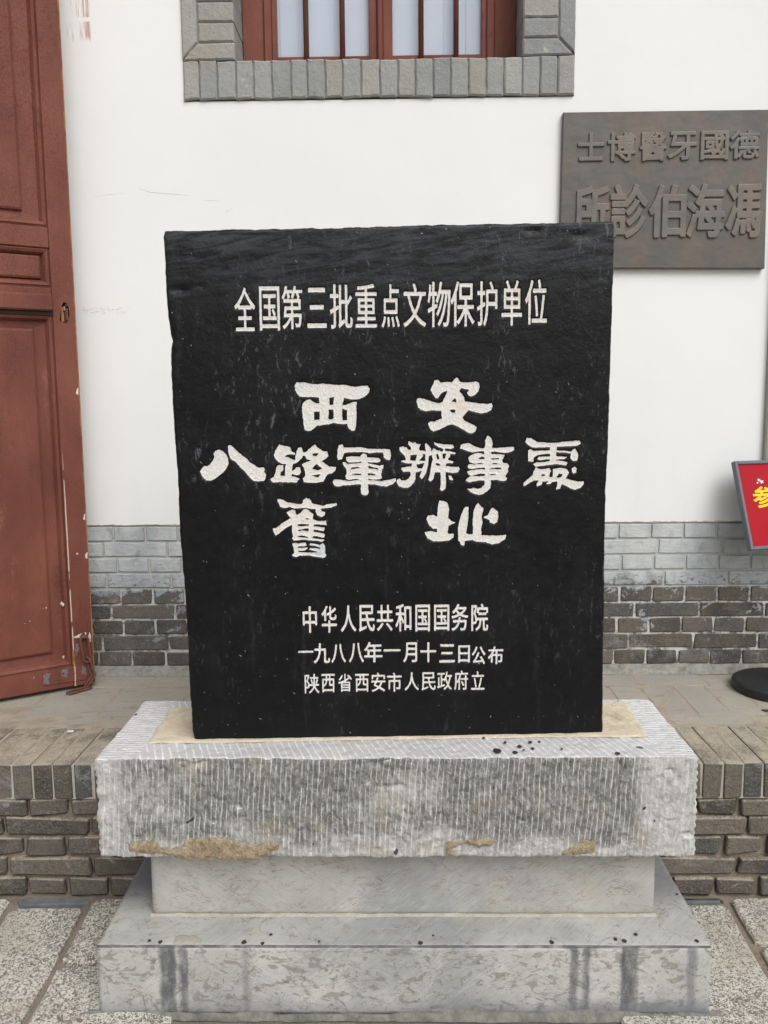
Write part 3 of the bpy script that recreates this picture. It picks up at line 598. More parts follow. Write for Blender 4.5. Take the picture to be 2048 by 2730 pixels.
# (glyph, x0, x1, z0, z1) of every cut character, row by row
CUT=[[('全',-0.3511,-0.3049,1.5116,1.6059),('国',-0.2969,-0.2519,1.5125,1.6077),('第',-0.2483,-0.2024,1.5152,1.6087),('三',-0.1931,-0.1502,1.5175,1.6041),('批',-0.1435,-0.0935,1.5158,1.6111),('重',-0.0882,-0.0403,1.5176,1.6117),('点',-0.0314,0.0094,1.5173,1.6105),('文',0.0165,0.0671,1.5178,1.6124),('物',0.0694,0.1205,1.5174,1.6155),('保',0.1196,0.173,1.5184,1.6161),('护',0.1775,0.2229,1.5193,1.6158),('单',0.2318,0.2774,1.5198,1.6177),('位',0.2831,0.3323,1.5217,1.6187)],[('中',-0.2168,-0.1838,0.8343,0.897),('华',-0.1742,-0.1387,0.8337,0.8977),('人',-0.1303,-0.0947,0.8356,0.898),('民',-0.0892,-0.052,0.835,0.8984),('共',-0.0483,-0.0105,0.8366,0.8978),('和',-0.0055,0.0317,0.8344,0.8995),('国',0.04,0.0742,0.8337,0.8973),('国',0.0829,0.1186,0.8347,0.8967),('务',0.1229,0.1621,0.8341,0.8977),('院',0.1683,0.2079,0.8334,0.898)],[('一',-0.2286,-0.1935,0.785,0.7955),('九',-0.1936,-0.1554,0.762,0.81),('八',-0.1533,-0.1191,0.763,0.8078),('八',-0.1128,-0.0777,0.763,0.8098),('年',-0.0777,-0.0351,0.7627,0.8114),('一',-0.0328,0.0064,0.7861,0.7954),('月',0.0117,0.0444,0.7614,0.8092),('十',0.0513,0.0887,0.7608,0.8086),('三',0.0948,0.1315,0.7598,0.8035),('日',0.1385,0.1662,0.7586,0.8004),('公',0.17,0.2022,0.7548,0.7973),('布',0.2069,0.243,0.7536,0.7967)],[('陕',-0.2159,-0.181,0.6904,0.7382),('西',-0.1772,-0.1451,0.6924,0.7376),('省',-0.1388,-0.106,0.6934,0.737),('西',-0.0998,-0.067,0.6927,0.7364),('安',-0.0623,-0.0285,0.6921,0.739),('市',-0.0263,0.0091,0.6915,0.7385),('人',0.0144,0.0489,0.6941,0.7385),('民',0.0536,0.0874,0.6935,0.7379),('政',0.0896,0.1251,0.6939,0.7392),('府',0.1288,0.1627,0.6933,0.7409),('立',0.1681,0.2004,0.6933,0.7393)]]
CAST=[[('士',0.5934,0.681,2.1249,2.2131),('博',0.6897,0.7816,2.1225,2.2127),('醫',0.7934,0.8807,2.1212,2.2127),('牙',0.8837,0.9789,2.1234,2.2136),('國',0.9897,1.0813,2.1222,2.2144),('德',1.0842,1.18,2.1243,2.214)],[('所',0.5874,0.7,1.8841,2.0466),('診',0.7044,0.8271,1.8827,2.0503),('伯',0.8302,0.9505,1.8822,2.0471),('海',0.9513,1.0754,1.8808,2.0486),('馮',1.0812,1.1955,1.8794,2.0459)]]
STELE_L=[(-0.4734,0.5793),(-0.4768,0.6047),(-0.4797,0.7196),(-0.4795,0.8389),(-0.4832,0.9677),(-0.488,1.0722),(-0.4878,1.1289),(-0.4874,1.1508),(-0.4907,1.2777),(-0.4933,1.4186),(-0.4927,1.476),(-0.4888,1.4921),(-0.4907,1.5033),(-0.4942,1.5386),(-0.4972,1.603),(-0.4966,1.6644),(-0.498,1.7129),(-0.4947,1.723)]
STELE_R=[(0.4783,0.5855),(0.4775,0.6375),(0.4746,0.8082),(0.4741,0.8921),(0.4722,1.0021),(0.4722,1.084),(0.4719,1.1649),(0.4742,1.245),(0.475,1.411),(0.4761,1.6133),(0.4768,1.6943),(0.4759,1.7321),(0.474,1.74)]
STELE_B=[(-0.4734,0.5793),(-0.4267,0.5785),(-0.3158,0.5783),(-0.2228,0.5804),(-0.0896,0.5799),(0.1235,0.5789),(0.385,0.5807),(0.4783,0.5855)]
STELE_T=[(-0.4947,1.723),(-0.4618,1.7252),(-0.2852,1.7276),(-0.1241,1.7292),(0.0375,1.734),(0.1996,1.7364),(0.3574,1.7373),(0.4112,1.7402),(0.474,1.7408)]
PLAQUE=[(0.546,2.2787),(1.2062,2.2794),(1.2067,2.269),(1.2169,1.7797),(0.5413,1.7893)]
PATCH_A=[(-0.6168,0.37),(-0.6035,0.3851),(-0.5401,0.3895),(-0.5283,0.3699),(-0.4988,0.3699),(-0.4643,0.3939),(-0.3886,0.3965),(-0.3471,0.3804),(-0.2673,0.3848),(-0.2702,0.3697),(-0.2888,0.3626),(-0.3061,0.3448),(-0.3903,0.343),(-0.4408,0.3449),(-0.4996,0.3494),(-0.533,0.3583),(-0.6047,0.3584)]
PATCH_B=[(0.1046,0.3845),(0.1462,0.3906),(0.2128,0.3959),(0.2112,0.3782),(0.1796,0.3729),(0.1463,0.38),(0.1171,0.3694),(0.1297,0.3516),(0.1046,0.3516)]
PATCH_C=[(0.3628,0.3621),(0.3915,0.3798),(0.4037,0.393),(0.4353,0.3886),(0.4334,0.3621),(0.4128,0.355),(0.3629,0.355)]

# ------------------------------------------------------------------ mesh helpers
rng = random.Random(7)
def thing(name, label, cat, loc=(0, 0, 0), rotz=0.0, group=None):
    o = bpy.data.objects.new(name, None)
    col.objects.link(o)
    o.empty_display_size = 0.1
    o.location = loc
    o.rotation_euler = (0, 0, rotz)
    o['label'] = label
    o['category'] = cat
    if group:
        o['group'] = group
    return o
def link(name, me, parent=None, mat=None, loc=None, rot=None, scale=None):
    o = bpy.data.objects.new(name, me)
    col.objects.link(o)
    if parent is not None:
        o.parent = parent
    if mat is not None and not me.materials:
        me.materials.append(M[mat])
    if loc is not None: o.location = loc
    if rot is not None: o.rotation_euler = rot
    if scale is not None: o.scale = scale
    return o
def mesh(name, verts, faces, smooth=False):
    me = bpy.data.meshes.new(name)
    me.from_pydata([tuple(map(float, v)) for v in verts], [], [tuple(map(int, f)) for f in faces])
    if smooth:
        me.polygons.foreach_set('use_smooth', [True] * len(me.polygons))
    me.update()
    return me
def np_mesh(name, V, Q, T=None, smooth=True):
    """V (n,3); Q (m,4) quads; T (k,3) triangles"""
    me = bpy.data.meshes.new(name)
    V = np.asarray(V, dtype=np.float32)
    loops = [np.asarray(Q, dtype=np.int32).ravel()]
    cnt = [np.full(len(Q), 4, dtype=np.int32)]
    if T is not None and len(T):
        loops.append(np.asarray(T, dtype=np.int32).ravel())
        cnt.append(np.full(len(T), 3, dtype=np.int32))
    loops = np.concatenate(loops)
    cnt = np.concatenate(cnt)
    me.vertices.add(len(V))
    me.vertices.foreach_set('co', V.ravel())
    me.loops.add(len(loops))
    me.loops.foreach_set('vertex_index', loops)
    me.polygons.add(len(cnt))
    me.polygons.foreach_set('loop_start', np.concatenate([[0], np.cumsum(cnt)[:-1]]).astype(np.int32))
    me.polygons.foreach_set('loop_total', cnt)
    me.update(calc_edges=True)
    me.validate()
    if smooth:
        me.polygons.foreach_set('use_smooth', np.ones(len(me.polygons), dtype=bool))
    return me
def box_vf(x0, x1, y0, y1, z0, z1, c=0.0, jit=0.0, r=rng):
    """box with chamfer c on every edge"""
    c = min(c, (x1 - x0) * .45, (y1 - y0) * .45, (z1 - z0) * .45)
    if c <= 0:
        v = [(x, y, z) for x in (x0, x1) for y in (y0, y1) for z in (z0, z1)]
        f = [(0, 1, 3, 2), (4, 6, 7, 5), (0, 4, 5, 1), (2, 3, 7, 6), (0, 2, 6, 4), (1, 5, 7, 3)]
        return v, f
    v, idx = [], {}
    for i, (X, sx) in enumerate(((x0, 1), (x1, -1))):
        for j, (Y, sy) in enumerate(((y0, 1), (y1, -1))):
            for k, (Z, sz) in enumerate(((z0, 1), (z1, -1))):
                d = [(r.random() - .5) * jit for _ in range(3)]
                for a, off in enumerate(((0, sy * c, sz * c), (sx * c, 0, sz * c), (sx * c, sy * c, 0))):
                    idx[(i, j, k, a)] = len(v)
                    v.append((X + off[0] + d[0], Y + off[1] + d[1], Z + off[2] + d[2]))
    f = []
    g = lambda i, j, k, a: idx[(i, j, k, a)]
    f += [(g(0,0,0,0), g(0,0,1,0), g(0,1,1,0), g(0,1,0,0)), (g(1,0,0,0), g(1,1,0,0), g(1,1,1,0), g(1,0,1,0))]
    f += [(g(0,0,0,1), g(1,0,0,1), g(1,0,1,1), g(0,0,1,1)), (g(0,1,0,1), g(0,1,1,1), g(1,1,1,1), g(1,1,0,1))]
    f += [(g(0,0,0,2), g(0,1,0,2), g(1,1,0,2), g(1,0,0,2)), (g(0,0,1,2), g(1,0,1,2), g(1,1,1,2), g(0,1,1,2))]
    for i in (0, 1):
        for j in (0, 1):
            q = (g(i,j,0,0), g(i,j,0,1), g(i,j,1,1), g(i,j,1,0))
            f.append(q if (i + j) % 2 == 0 else q[::-1])
    for i in (0, 1):
        for k in (0, 1):
            q = (g(i,0,k,2), g(i,0,k,0), g(i,1,k,0), g(i,1,k,2))
            f.append(q if (i + k) % 2 == 0 else q[::-1])
    for j in (0, 1):
        for k in (0, 1):
            q = (g(0,j,k,1), g(0,j,k,2), g(1,j,k,2), g(1,j,k,1))
            f.append(q if (j + k) % 2 == 0 else q[::-1])
    for i in (0, 1):
        for j in (0, 1):
            for k in (0, 1):
                t = (g(i,j,k,0), g(i,j,k,2), g(i,j,k,1))
                f.append(t if (i + j + k) % 2 == 0 else t[::-1])
    return v, f
def box(name, parent, mat, x0, x1, y0, y1, z0, z1, c=0.0, jit=0.0):
    v, f = box_vf(x0, x1, y0, y1, z0, z1, c, jit)
    return link(name, mesh(name, v, f), parent, mat)
def join_vf(parts):
    V, F = [], []
    for v, f in parts:
        n = len(V)
        V += list(v)
        F += [tuple(i + n for i in q) for q in f]
    return V, F
def tube_vf(pts, r, seg=10, closed=False):
    pts = [Vector(p) for p in pts]
    n = len(pts)
    V, F = [], []
    prev = None
    for i, p in enumerate(pts):
        a = pts[(i - 1) % n] if (closed or i > 0) else p
        b = pts[(i + 1) % n] if (closed or i < n - 1) else p
        d = (b - a).normalized()
        if prev is None:
            s = d.cross(Vector((0.13, 0.31, 0.94))).normalized()
        else:
            s = (prev - d * prev.dot(d)).normalized()
        prev = s
        t = d.cross(s)
        for k in range(seg):
            an = 2 * math.pi * k / seg
            V.append(p + (s * math.cos(an) + t * math.sin(an)) * r)
    m_ = n if closed else n - 1
    for i in range(m_):
        for k in range(seg):
            F.append((i * seg + k, i * seg + (k + 1) % seg, ((i + 1) % n) * seg + (k + 1) % seg, ((i + 1) % n) * seg + k))
    if not closed:
        F.append(tuple(range(seg))[::-1])
        F.append(tuple((n - 1) * seg + k for k in range(seg)))
    return V, F
def lathe_vf(prof, seg=64, cx=0, cy=0):
    V, F = [], []
    for r_, z in prof:
        for k in range(seg):
            a = 2 * math.pi * k / seg
            V.append((cx + r_ * math.cos(a), cy + r_ * math.sin(a), z))
    for i in range(len(prof) - 1):
        for k in range(seg):
            F.append((i * seg + k, i * seg + (k + 1) % seg, (i + 1) * seg + (k + 1) % seg, (i + 1) * seg + k))
    F.append(tuple(range(seg))[::-1])
    F.append(tuple((len(prof) - 1) * seg + k for k in range(seg)))
    return V, F

# value noise on arrays
def _hash(ix, iy, iz, seed):
    h = (ix.astype(np.int64) * 374761393 + iy.astype(np.int64) * 668265263 + iz.astype(np.int64) * 2147483647 + seed * 974711) & 0xffffffff
    h = ((h ^ (h >> 13)) * 1274126177) & 0xffffffff
    h = h ^ (h >> 16)
    return (h & 0xffffff) / float(0xffffff)
def vnoise(x, y, z, seed=0):
    x, y, z = np.broadcast_arrays(np.asarray(x, float), np.asarray(y, float), np.asarray(z, float))
    ix, iy, iz = np.floor(x), np.floor(y), np.floor(z)
    fx, fy, fz = x - ix, y - iy, z - iz
    fx, fy, fz = (t * t * (3 - 2 * t) for t in (fx, fy, fz))
    r_ = 0
    for dx in (0, 1):
        for dy in (0, 1):
            for dz in (0, 1):
                w = (fx if dx else 1 - fx) * (fy if dy else 1 - fy) * (fz if dz else 1 - fz)
                r_ = r_ + w * _hash(ix + dx, iy + dy, iz + dz, seed)
    return r_
def fbm(x, y, z, seed=0, oct=4):
    a, s, t = 1.0, 0.0, 0.0
    for o in range(oct):
        s = s + a * (vnoise(x * 2 ** o, y * 2 ** o, z * 2 ** o, seed + o) - 0.5)
        t += a
        a *= 0.55
    return s / t

# signed distance of a set of closed outlines (even-odd), positive inside
def sdf(polys, X, Y):
    inside = np.zeros(X.shape, bool)
    d2 = np.full(X.shape, 1e9)
    for pl in polys:
        n = len(pl)
        for i in range(n):
            x0, y0 = pl[i]
            x1, y1 = pl[(i + 1) % n]
            ex, ey = x1 - x0, y1 - y0
            L = ex * ex + ey * ey
            if L < 1e-14:
                continue
            t = np.clip(((X - x0) * ex + (Y - y0) * ey) / L, 0, 1)
            d2 = np.minimum(d2, (X - x0 - t * ex) ** 2 + (Y - y0 - t * ey) ** 2)
            if y0 != y1:
                c = ((y0 > Y) != (y1 > Y)) & (X < (x1 - x0) * (Y - y0) / (y1 - y0) + x0)
                inside ^= c
    return np.where(inside, 1, -1) * np.sqrt(d2)
def contour(X, Y, S, height):
    """mesh of the region S>0 on a regular grid; height(x, y, s) gives the third coordinate. returns V, Q, T"""
    ny, nx = S.shape
    pos = S > 0
    full = pos[:-1, :-1] & pos[1:, :-1] & pos[:-1, 1:] & pos[1:, 1:]
    any_ = pos[:-1, :-1] | pos[1:, :-1] | pos[:-1, 1:] | pos[1:, 1:]
    idx = -np.ones(S.shape, int)
    idx[pos] = np.arange(pos.sum())
    xs, ys, ss = list(X[pos]), list(Y[pos]), list(S[pos])
    j, i = np.nonzero(full)
    Q = np.stack([idx[j, i], idx[j, i + 1], idx[j + 1, i + 1], idx[j + 1, i]], 1)
    T, cross, rim = [], {}, []
    def cr(a, b):
        k = (a, b) if a < b else (b, a)
        if k not in cross:
            (j0, i0), (j1, i1) = k
            s0, s1 = S[j0, i0], S[j1, i1]
            t = s0 / (s0 - s1)
            cross[k] = len(xs)
            xs.append(X[j0, i0] + t * (X[j1, i1] - X[j0, i0]))
            ys.append(Y[j0, i0] + t * (Y[j1, i1] - Y[j0, i0]))
            ss.append(0.0)
        return cross[k]
    for j, i in zip(*np.nonzero(any_ & ~full)):
        cn = ((j, i), (j, i + 1), (j + 1, i + 1), (j + 1, i))
        poly = []
        for k in range(4):
            a, b = cn[k], cn[(k + 1) % 4]
            if S[a] > 0:
                poly.append(int(idx[a]))
            if (S[a] > 0) != (S[b] > 0):
                poly.append(cr(a, b))
        for k in range(1, len(poly) - 1):
            T.append((poly[0], poly[k], poly[k + 1]))
        nb = [v for v in poly if ss[v] == 0.0]
        if len(poly) >= 3 and len(nb) == 2:
            a = poly.index(nb[0])
            b = poly.index(nb[1])
            rim.append((nb[0], nb[1]) if (a + 1) % len(poly) == b else (nb[1], nb[0]))
    xs, ys, ss = np.array(xs), np.array(ys), np.array(ss)
    return xs, ys, ss, Q, T, rim

# glyph outlines from Blender's own built-in font
_dg = None
def glyph_polys(ch):
    cu = bpy.data.curves.new('glyph', 'FONT')
    cu.body = ch
    cu.resolution_u = 4
    o = bpy.data.objects.new('glyph', cu)
    col.objects.link(o)
    dg = bpy.context.evaluated_depsgraph_get()
    dg.update()
    me = o.evaluated_get(dg).to_mesh()
    co = [v.co.copy() for v in me.vertices]
    key = {}
    rid = []
    for c in co:
        k = (round(c.x, 5), round(c.y, 5))
        rid.append(key.setdefault(k, len(key)))
    pts = [None] * len(key)
    for k, v in key.items():
        pts[v] = k
    cnt = {}
    for p in me.polygons:
        vs = [rid[v] for v in p.vertices]
        for a in range(len(vs)):
            u, w = vs[a], vs[(a + 1) % len(vs)]
            cnt[(u, w)] = cnt.get((u, w), 0) + 1
    edges = [e for e in cnt if (e[1], e[0]) not in cnt]
    o.evaluated_get(dg).to_mesh_clear()
    bpy.data.objects.remove(o)
    bpy.data.curves.remove(cu)
    return [[pts[a], pts[b]] for a, b in edges]
def glyph_sdf(segs, X, Y):
    inside = np.zeros(X.shape, bool)
    d2 = np.full(X.shape, 1e9)
    for (x0, y0), (x1, y1) in segs:
        ex, ey = x1 - x0, y1 - y0
        L = ex * ex + ey * ey
        if L < 1e-14:
            continue
        t = np.clip(((X - x0) * ex + (Y - y0) * ey) / L, 0, 1)
        d2 = np.minimum(d2, (X - x0 - t * ex) ** 2 + (Y - y0 - t * ey) ** 2)
        if y0 != y1:
            inside ^= ((y0 > Y) != (y1 > Y)) & (X < (x1 - x0) * (Y - y0) / (y1 - y0) + x0)
    return np.where(inside, 1, -1) * np.sqrt(d2)
def fit_glyph(ch, x0, x1, z0, z1):
    segs = glyph_polys(ch)
    P = np.array([p for s in segs for p in s])
    a, b = P.min(0), P.max(0)
    w, h = b - a
    sx = (x1 - x0) / w
    sy = (z1 - z0) / h if h > 0.2 else sx      # a lone bar keeps its thinness
    cz = (z0 + z1) / 2
    if h > 0.2:
        f = lambda p: (x0 + (p[0] - a[0]) * sx, z0 + (p[1] - a[1]) * sy)
    else:
        f = lambda p: (x0 + (p[0] - a[0]) * sx, cz + (p[1] - (a[1] + b[1]) / 2) * sx)
    return [[f(p), f(q)] for p, q in segs]
def grid(x0, x1, z0, z1, st, pad=0.006):
    xs = np.arange(x0 - pad, x1 + pad, st)
    zs = np.arange(z0 - pad, z1 + pad, st)
    return np.meshgrid(xs, zs)

# rounded, pitted block: surface grid pushed about by noise
def rough_block(name, parent, mat, x0, x1, y0, y1, z0, z1, st, rad_=0.01, amp=0.003, fq=30, seed=0, extra=None, origin=None):
    V, Q, base = [], [], 0
    def face(o, u, v, nu, nv, flip):
        nonlocal base
        a, b = np.meshgrid(np.linspace(0, 1, nu + 1), np.linspace(0, 1, nv + 1))
        P = o + a[..., None] * u + b[..., None] * v
        V.append(P.reshape(-1, 3))
        i, j = np.meshgrid(np.arange(nu), np.arange(nv))
        k = (j * (nu + 1) + i).ravel() + base
        q = np.stack([k, k + 1, k + nu + 2, k + nu + 1], 1)
        Q.append(q[:, ::-1] if flip else q)
        base += (nu + 1) * (nv + 1)
    dx, dy, dz = x1 - x0, y1 - y0, z1 - z0
    nx, ny, nz = (max(2, int(round(d / st))) for d in (dx, dy, dz))
    A = np.array
    face(A([x0, y0, z0]), A([dx, 0, 0]), A([0, 0, dz]), nx, nz, False)
    face(A([x0, y1, z0]), A([dx, 0, 0]), A([0, 0, dz]), nx, nz, True)
    face(A([x0, y0, z1]), A([dx, 0, 0]), A([0, dy, 0]), nx, ny, False)
    face(A([x0, y0, z0]), A([dx, 0, 0]), A([0, dy, 0]), nx, ny, True)
    face(A([x0, y0, z0]), A([0, dy, 0]), A([0, 0, dz]), ny, nz, True)
    face(A([x1, y0, z0]), A([0, dy, 0]), A([0, 0, dz]), ny, nz, False)
    P = np.concatenate(V)
    Q = np.concatenate(Q)
    # round the arrises
    lo, hi = A([x0, y0, z0]) + rad_, A([x1, y1, z1]) - rad_
    C = np.clip(P, lo, hi)
    D = P - C
    L = np.linalg.norm(D, axis=1, keepdims=True)
    N = D / np.maximum(L, 1e-9)
    R = rad_ * (1 + 0.9 * fbm(P[:, 0] * 25, P[:, 1] * 25, P[:, 2] * 25, seed + 50, 3)[:, None])
    P2 = C + N * np.minimum(L, R)
    n = fbm(P2[:, 0] * fq, P2[:, 1] * fq, P2[:, 2] * fq, seed, 4)
    P2 = P2 + N * (n[:, None] * amp * 2)
    if extra is not None:
        P2 = P2 + N * extra(P2, N)[:, None]
    # weld along the seams
    key = np.round(P * 1e5).astype(np.int64)
    _, first, inv = np.unique(key, axis=0, return_index=True, return_inverse=True)
    inv = inv.ravel()
    me = np_mesh(name, P2[first], inv[Q])
    return link(name, me, parent, mat)

# sheet of filler / chip / stain with an uneven outline and a domed surface; lies in x-z facing -y or in x-y facing up
def patch(name, parent, mat, poly, st=0.003, noise_=0.004, fq=110, thick=0.003, plane='xz', at=0.0, seed=3, lump=0.0):
    P = np.array(poly, float)
    X, Y = grid(P[:, 0].min(), P[:, 0].max(), P[:, 1].min(), P[:, 1].max(), st, noise_ + 2 * st)
    S = sdf([poly], X, Y) + fbm(X * fq, Y * fq, 0, seed, 3) * noise_ * 2
    xs, ys, ss, Q, T, rim = contour(X, Y, S, None)
    h = thick * np.clip(ss / (thick * 1.6), 0, 1) + lump * fbm(xs * 60, ys * 60, 1, seed + 9, 3) * np.clip(ss / 0.006, 0, 1)
    if plane == 'xz':
        V = np.stack([xs, at - h, ys], 1)
    else:
        V = np.stack([xs, ys, at + h], 1)
    return link(name, np_mesh(name, V, Q, T), parent, mat)

# ================================================================== GROUND
GZ = lambda y: max(0.0, 0.028 + (y + 0.78) * 0.067) if y > -1.2 else 0.0      # paving falls gently away from the steps
gv = [(-60, -80, -0.012), (60, -80, -0.012), (-60, -1.2, -0.012), (60, -1.2, -0.012), (-60, -0.70, 0.021), (60, -0.70, 0.021), (-60, 60, 0.021), (60, 60, 0.021)]
ground = link('ground', mesh('ground', gv, [(0, 1, 3, 2), (2, 3, 5, 4), (4, 5, 7, 6)]), None, 'ground')
ground['kind'] = 'structure'
def paving(x0, x1, y0, y1):
    # slab with slightly rounded uneven outline, following the fall of the ground
    V, F = [], []
    n = 5
    ring = []
    pts = []
    c = 0.012
    base = [(x0 + c, y0), (x1 - c, y0), (x1, y0 + c), (x1, y1 - c), (x1 - c, y1), (x0 + c, y1), (x0, y1 - c), (x0, y0 + c)]
    for k in range(8):
        a, b = base[k], base[(k + 1) % 8]
        L = math.hypot(b[0] - a[0], b[1] - a[1])
        m_ = max(1, int(L / 0.07))
        for q in range(m_):
            t = q / m_
            jx, jy = (rng.random() - .5) * 0.006, (rng.random() - .5) * 0.006
            pts.append((a[0] + (b[0] - a[0]) * t + jx, a[1] + (b[1] - a[1]) * t + jy))
    m_ = len(pts)
    cx, cy = (x0 + x1) / 2, (y0 + y1) / 2
    for (px, py), dz, k in [(p, 0.0, 1.0) for p in pts] + [(p, -0.001, 0.0) for p in []]:
        V.append((px, py, GZ(py) - 0.02))
    for px, py in pts:
        V.append((px, py, GZ(py) - 0.004))
    for px, py in pts:
        d = math.hypot(px - cx, py - cy)
        s_ = 1 - 0.005 / max(d, 0.03)
        qx, qy = cx + (px - cx) * s_, cy + (py - cy) * s_
        V.append((qx, qy, GZ(qy) + 0.0))
    for lv in (0, 1):
        for k in range(m_):
            F.append((lv * m_ + k, lv * m_ + (k + 1) % m_, (lv + 1) * m_ + (k + 1) % m_, (lv + 1) * m_ + k))
    F.append(tuple(2 * m_ + k for k in range(m_)))
    link('paving_stone', mesh('paving_stone', V, F), ground, 'slate' if y1 - y0 < 0.06 else 'granite')
J = 0.007
def span(x0, x1, ys):
    for a, b in zip(ys[:-1], ys[1:]):
        paving(x0 + J, x1 - J, a + J, b - J)
span(-1.34, -1.045, [-3.6, -3.1, -2.55, -2.0, -1.45, -0.94, -0.79])
span(-1.041, -0.834, [-3.3, -2.6, -1.95, -1.31, -0.826, -0.787])
span(-0.832, -0.5, [-3.5, -2.9, -2.2, -1.62, -1.045, -0.787])
span(-0.5, 0.05, [-3.6, -3.0, -2.3, -1.75, -1.225])
span(0.05, 0.48, [-3.6, -2.8, -2.2, -1.60, -1.225])
span(0.48, 0.872, [-3.5, -2.9, -2.3, -1.75, -1.31, -0.815, -0.787])
span(0.880, 1.33, [-3.4, -2.7, -2.1, -1.52, -0.978, -0.787])
for k in range(5):
    span(-1.80 - k * 0.46, -1.345 - k * 0.46, [-3.5 + .1 * k, -2.8, -2.15 + .07 * k, -1.5, -0.787])
    span(1.335 + k * 0.46, 1.79 + k * 0.46, [-3.5 + .1 * k, -2.9, -2.2 + .05 * k, -1.45, -0.787])
# the hollow under the pedestal is never seen; the joint sand shows between stones

# ================================================================== BRICK STEP / TERRACE
plat = thing('brick_terrace', 'low grey brick terrace with an on-edge brick nosing at the foot of the white wall', 'terrace', (0, -0.39, 0))
pp = (0, 0.39, 0)
def pbox(name, mat, *a, **k):
    o = box(name, plat, mat, *a, **k)
    o.location = pp
    return o
XL, XR = -2.6, 2.6
pbox('mortar_core', 'riser_mortar', XL, XR, -0.762, 0.0, -0.02, 0.390)
pbox('joint_sand', 'dust', XL, XR, -0.7603, 0.0, 0.3902, 0.3972)
pbox('nosing_mortar', 'pale_mortar', XL, XR, -0.7752, -0.7605, 0.3008, 0.3968)
# variants of a worn brick, unit box centred on the origin
def brick_variants(L, D, H, c, jit, n=5, pillow=0.0):
    out = []
    for k in range(n):
        v, f = box_vf(-L / 2, L / 2, -D / 2, D / 2, -H / 2, H / 2, c, jit)
        me = mesh('brick', v, f, smooth=True)
        # keep the faces flat and let only the worn arrises turn: every corner point belongs to one face
        nv = []
        for i in (-1, 1):
            for j in (-1, 1):
                for k_ in (-1, 1):
                    nv += [(i, 0, 0), (0, j, 0), (0, 0, k_)]
        soft = [(Vector(a).normalized() * 0.86 + Vector(b).normalized() * 0.14 * pillow * 7).normalized() for a, b in zip(nv, v)] if pillow else nv
        me.normals_split_custom_set_from_vertices([tuple(q) for q in soft])
        out.append(me)
    return out
def place(variants, parent, mat, c, off=(0, 0, 0), tilt=0.6, sx=1.0):
    me = rng.choice(variants)
    r_ = tuple(rad((rng.random() - .5) * tilt) for _ in range(3))
    if rng.random() < .5:
        r_ = (r_[0], r_[1], r_[2] + math.pi)
    return link('brick', me, parent, mat, (c[0] + off[0], c[1] + off[1], c[2] + off[2]), r_, (sx, 1, 1))
# five courses of the riser, joints recessed deep; x joints taken course by course
row_z = [(0.250, 0.2875), (0.1935, 0.2435), (0.136, 0.1865), (0.0785, 0.129), (0.021, 0.0715)]
row_z = [(0.2535, 0.2985), (0.1975, 0.2465), (0.1395, 0.1895), (0.0820, 0.1310), (0.0240, 0.0740)]
start = [-1.006, -1.071, -1.016, -1.068, -1.021]
kinds = ['hh', 's', 'hh', 's', 'hh']
right = [0.906, 0.933, 0.869, 0.908, 0.853]
cache = {}
def riser_brick(x0, x1, z0, z1, j=0.0085):
    w = round(x1 - x0 - j, 3)
    key = (w, round(z1 - z0, 4))
    if key not in cache:
        cache[key] = brick_variants(w, 0.10, z1 - z0, 0.007, 0.009, 6)
    o = place(cache[key], plat, 'riser', ((x0 + x1) / 2, -0.7285, (z0 + z1) / 2), pp, 0.9)
    o.location.y += (rng.random() - .5) * 0.005
for r_, ((z0, z1), s0, kd, rt) in enumerate(zip(row_z, start, kinds, right)):
    unit = 0.113 if kd == 'hh' else 0.233
    x = s0
    xs = [s0]
    while xs[-1] < -0.60: xs.append(xs[-1] + unit)
    left = list(xs)
    x = s0
    while x > XL + unit: x -= unit; left.insert(0, x)
    if kd == 's' : left = left
    for a, b in zip(left[:-1], left[1:]): riser_brick(a, b, z0, z1)
    xs = [rt]
    while xs[0] > 0.60: xs.insert(0, xs[0] - unit)
    unit2 = unit if kd == 'hh' else 0.233
    while xs[-1] < XR - unit2: xs.append(xs[-1] + unit2)
    for a, b in zip(xs[:-1], xs[1:]): riser_brick(a, b, z0, z1)
# nosing: bricks on edge, long side running back
nose = brick_variants(0.0492, 0.262, 0.0985, 0.0045, 0.0045, 7)
x = -0.819 - 0.0545 * 33
k = 0
while x < XR - .05:
    if x + 0.0545 < -0.60 or x > 0.60 or True:
        xc = x + 0.02725
        if not (-0.62 < xc < 0.60 and False):
            o = link('brick', rng.choice(nose), plat, 'riser', (xc, -0.6475 + 0.39 - 0.39 + pp[1] + (rng.random() - .5) * .004 , 0.3502 + (rng.random() - .5) * .003), (0, rad((rng.random() - .5) * 1.2), rad((rng.random() - .5) * .8)))
    x += 0.0545 if x < 0 else 0.0538
# narrow course behind the nosing
strip = brick_variants(0.235, 0.066, 0.05, 0.003, 0.004, 4)
x = -2.58
while x < XR - .24:
    link('brick', rng.choice(strip), plat, 'paver', (x + .12, -0.463 + pp[1], 0.3735 + (rng.random() - .5) * .002), (rad((rng.random() - .5) * 1), 0, rad((rng.random() - .5) * .6)))
    x += 0.243
